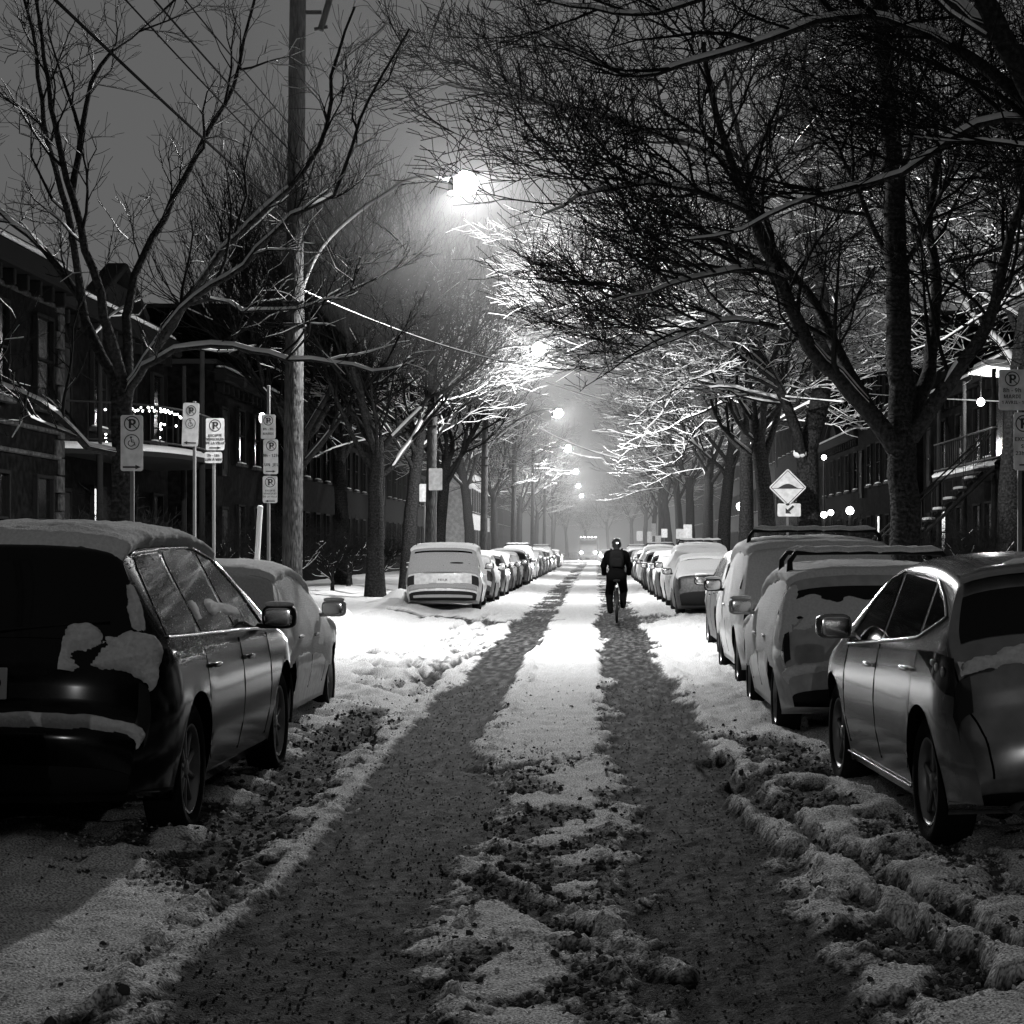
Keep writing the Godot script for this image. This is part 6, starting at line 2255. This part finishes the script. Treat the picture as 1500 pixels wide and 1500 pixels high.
	g.tube(PackedVector3Array([Vector3(-0.31, 1.025, -0.535), Vector3(-0.18, 1.025, -0.55), Vector3(0, 1.02, -0.57), Vector3(0.18, 1.025, -0.55), Vector3(0.31, 1.025, -0.535)]), PackedFloat32Array([0.014, 0.012, 0.012, 0.012, 0.014]), 8, true)
	part("handlebar", g, M.iron, k)
	g = Geo.new()
	g.lathe(PackedVector2Array([Vector2(0.09, -0.003), Vector2(0.09, 0.003), Vector2(0.02, 0.003)]), 24, Transform3D(Basis(Vector3(0, 0, 1), -PI / 2), bb + Vector3(0.04, 0, 0)))
	for s: float in [-1.0, 1.0]:
		var ped := Vector3(s * 0.13, 0.205 if s < 0.0 else 0.325, -0.29 if s < 0.0 else -0.02)
		g.rod(bb + Vector3(s * 0.05, 0, 0), ped - Vector3(s * 0.05, 0, 0), 0.012, 8)
		var pg := Geo.new()
		pg.box(ped, Vector3(0.09, 0.02, 0.08), Basis(), 0.005)
		part("pedal", pg, M.black_plastic, k)
	part("crank", g, M.galvanised, k)
	g = Geo.new()
	g.pillow(Vector3(0, 0.78, 0.125), Vector3(0.022, 0.03, 0.012), 0.8, 6)
	part("rear_reflector", g, M.reflector, k)

# ------------------------------------------------------------------ traffic at the far end
func headlight(o: Node3D, at: Vector3, r: float, energy: float) -> void:
	var g := Geo.new()
	g.pillow(at, Vector3(r, r * 0.8, 0.04), 0.9, 8)
	part("headlight", g, glow("headlight_glow", 60.0), o)
	var l := SpotLight3D.new()
	l.name = "headlight_beam"
	l.light_energy = energy
	l.light_size = r
	l.spot_angle = 24.0
	l.spot_angle_attenuation = 0.8
	l.spot_range = 300.0
	l.spot_attenuation = 2.0
	l.shadow_enabled = true
	o.add_child(l, true)
	l.position = at + Vector3(0, 0, 0.12)
	l.rotation = Vector3(deg_to_rad(-3.0), PI, 0)

func make_traffic() -> void:
	var o := thing("truck", "service truck with roof marker lights facing up the street", "truck", Vector3(-0.95, 0.02, -232.0))
	var g := Geo.new()
	g.box(Vector3(0, 1.75, -3.6), Vector3(2.4, 2.5, 5.0), Basis(), 0.05)
	part("cargo_box", g, M.grey_paint, o)
	g = Geo.new()
	g.box(Vector3(0, 1.25, -0.65), Vector3(2.2, 1.6, 1.0), Basis(), 0.12)
	g.box(Vector3(0, 2.2, -0.85), Vector3(2.1, 1.0, 0.75), Basis(Vector3.RIGHT, -0.12), 0.12)
	part("cab", g, M.grey_paint, o)
	g = Geo.new()
	g.box(Vector3(0, 2.2, -0.42), Vector3(1.85, 0.7, 0.05), Basis(Vector3.RIGHT, -0.12), 0.01)
	part("windscreen", g, M.car_glass, o)
	g = Geo.new()
	g.box(Vector3(0, 0.55, -0.1), Vector3(2.3, 0.3, 0.25), Basis(), 0.05)
	part("bumper", g, M.galvanised, o)
	for s: float in [-1.0, 1.0]:
		headlight(o, Vector3(s * 0.85, 1.05, -0.10), 0.18, 600.0)
		for z in [-0.9, -4.9]:
			g = Geo.new()
			g.lathe(PackedVector2Array([Vector2(0.05, -0.13), Vector2(0.44, -0.13), Vector2(0.47, -0.08), Vector2(0.47, 0.08), Vector2(0.44, 0.13), Vector2(0.05, 0.13)]), 20, Transform3D(Basis(Vector3(0, 0, 1), -PI / 2), Vector3(s * 0.98, 0.46, z)))
			part("wheel", g, M.rubber, o)
	for k in 5:
		g = Geo.new()
		g.pillow(Vector3(-0.9 + 0.45 * k, 2.95, -1.02), Vector3(0.09, 0.05, 0.06), 0.8, 6)
		part("marker_light", g, glow("marker_light_glow", 25.0), o)
	var c := make_car("oncoming_car", "sedan", "car with dazzling headlights at the far end of the street", Vector3(1.25, 0.015, -209.0), PI, {paint = M.grey_paint, seed = 15, spokes = 7, snow = 0.3})
	for s: float in [-1.0, 1.0]:
		var hl := Node3D.new()
		headlight_on(c, Vector3(s * 0.64, 0.72, -4.57))
		hl.free()

func headlight_on(c: Node3D, at: Vector3) -> void:
	var g := Geo.new()
	g.pillow(at, Vector3(0.13, 0.09, 0.05), 0.9, 8)
	part("headlight", g, glow("headlight_glow", 60.0), c)
	var l := SpotLight3D.new()
	l.name = "headlight_beam"
	l.light_energy = 900.0
	l.light_size = 0.1
	l.spot_angle = 26.0
	l.spot_angle_attenuation = 0.8
	l.spot_range = 300.0
	l.spot_attenuation = 2.0
	l.shadow_enabled = true
	c.add_child(l, true)
	l.position = at + Vector3(0, 0, -0.15)
	l.rotation = Vector3(deg_to_rad(-2.0), 0, 0)

func _ready() -> void:
	# camera: a lens whose axis runs level down the street; the square frame is cut left of and above that axis
	var cam := Camera3D.new()
	cam.name = "camera"
	add_child(cam)
	cam.position = Vector3(0, EYE, 0)
	cam.near = 0.1
	cam.far = 1500.0
	cam.projection = Camera3D.PROJECTION_FRUSTUM
	cam.size = 0.1 * 1500.0 / FOCAL
	cam.frustum_offset = Vector2(-123.0, 53.0) * 0.1 / FOCAL
	cam.current = true
	# night sky lit by the town, haze of fine snow
	var we := WorldEnvironment.new()
	we.name = "environment"
	var e := Environment.new()
	e.background_mode = Environment.BG_SKY
	var sm := ProceduralSkyMaterial.new()
	sm.sky_top_color = grey(0.085)
	sm.sky_horizon_color = grey(0.135)
	sm.sky_curve = 0.35
	sm.ground_bottom_color = grey(0.05)
	sm.ground_horizon_color = grey(0.10)
	e.sky = Sky.new()
	e.sky.sky_material = sm
	e.background_energy_multiplier = 1.0
	e.tonemap_mode = Environment.TONE_MAPPER_LINEAR
	e.tonemap_exposure = 1.0
	e.volumetric_fog_enabled = true      # the haze itself is the FogVolume down the street
	e.volumetric_fog_density = 0.0
	e.sdfgi_enabled = true
	e.ssao_enabled = true
	e.ssil_enabled = true
	we.environment = e
	add_child(we)

	rng.seed = 1
	nz.seed = 4
	nz.noise_type = FastNoiseLite.TYPE_SIMPLEX_SMOOTH
	nz.frequency = 0.35
	nz.fractal_type = FastNoiseLite.FRACTAL_NONE
	nf.seed = 9
	nf.noise_type = FastNoiseLite.TYPE_SIMPLEX_SMOOTH
	nf.frequency = 0.35
	nf.fractal_type = FastNoiseLite.FRACTAL_FBM
	nf.fractal_octaves = 4
	sans = SystemFont.new()
	sans.font_names = PackedStringArray(["Droid Sans"])
	sans.font_weight = 700
	make_materials()
	make_ground()
	var haze := FogVolume.new()          # fine snow hanging in the far part of the street
	haze.name = "haze"
	haze.shape = RenderingServer.FOG_VOLUME_SHAPE_ELLIPSOID
	haze.size = Vector3(44, 32, 280)
	var hm := FogMaterial.new()
	hm.density = 0.0021
	hm.albedo = Color(0.95, 0.95, 0.95)
	haze.material = hm
	add_child(haze)
	haze.position = Vector3(0, 4, -205)
	haze.set_meta("kind", "stuff")
	tag(haze, "pale haze of fine snow filling the far end of the street", "haze")
	var halo_mist := FogVolume.new()     # mist added to give the nearest lamp its halo
	halo_mist.name = "added_lamp_halo"
	halo_mist.shape = RenderingServer.FOG_VOLUME_SHAPE_ELLIPSOID
	halo_mist.size = Vector3(13, 9, 44)
	hm = FogMaterial.new()
	hm.density = 0.003
	hm.albedo = Color(0.95, 0.95, 0.95)
	halo_mist.material = hm
	add_child(halo_mist)
	halo_mist.position = Vector3(-0.6, 9.2, -43)
	halo_mist.set_meta("kind", "stuff")
	tag(halo_mist, "mist added to make the halo round the nearest street lamp", "haze")
	make_houses()
	make_street()
	make_trees()
	make_cars()
	make_cyclist()
	make_traffic()
	make_signs()
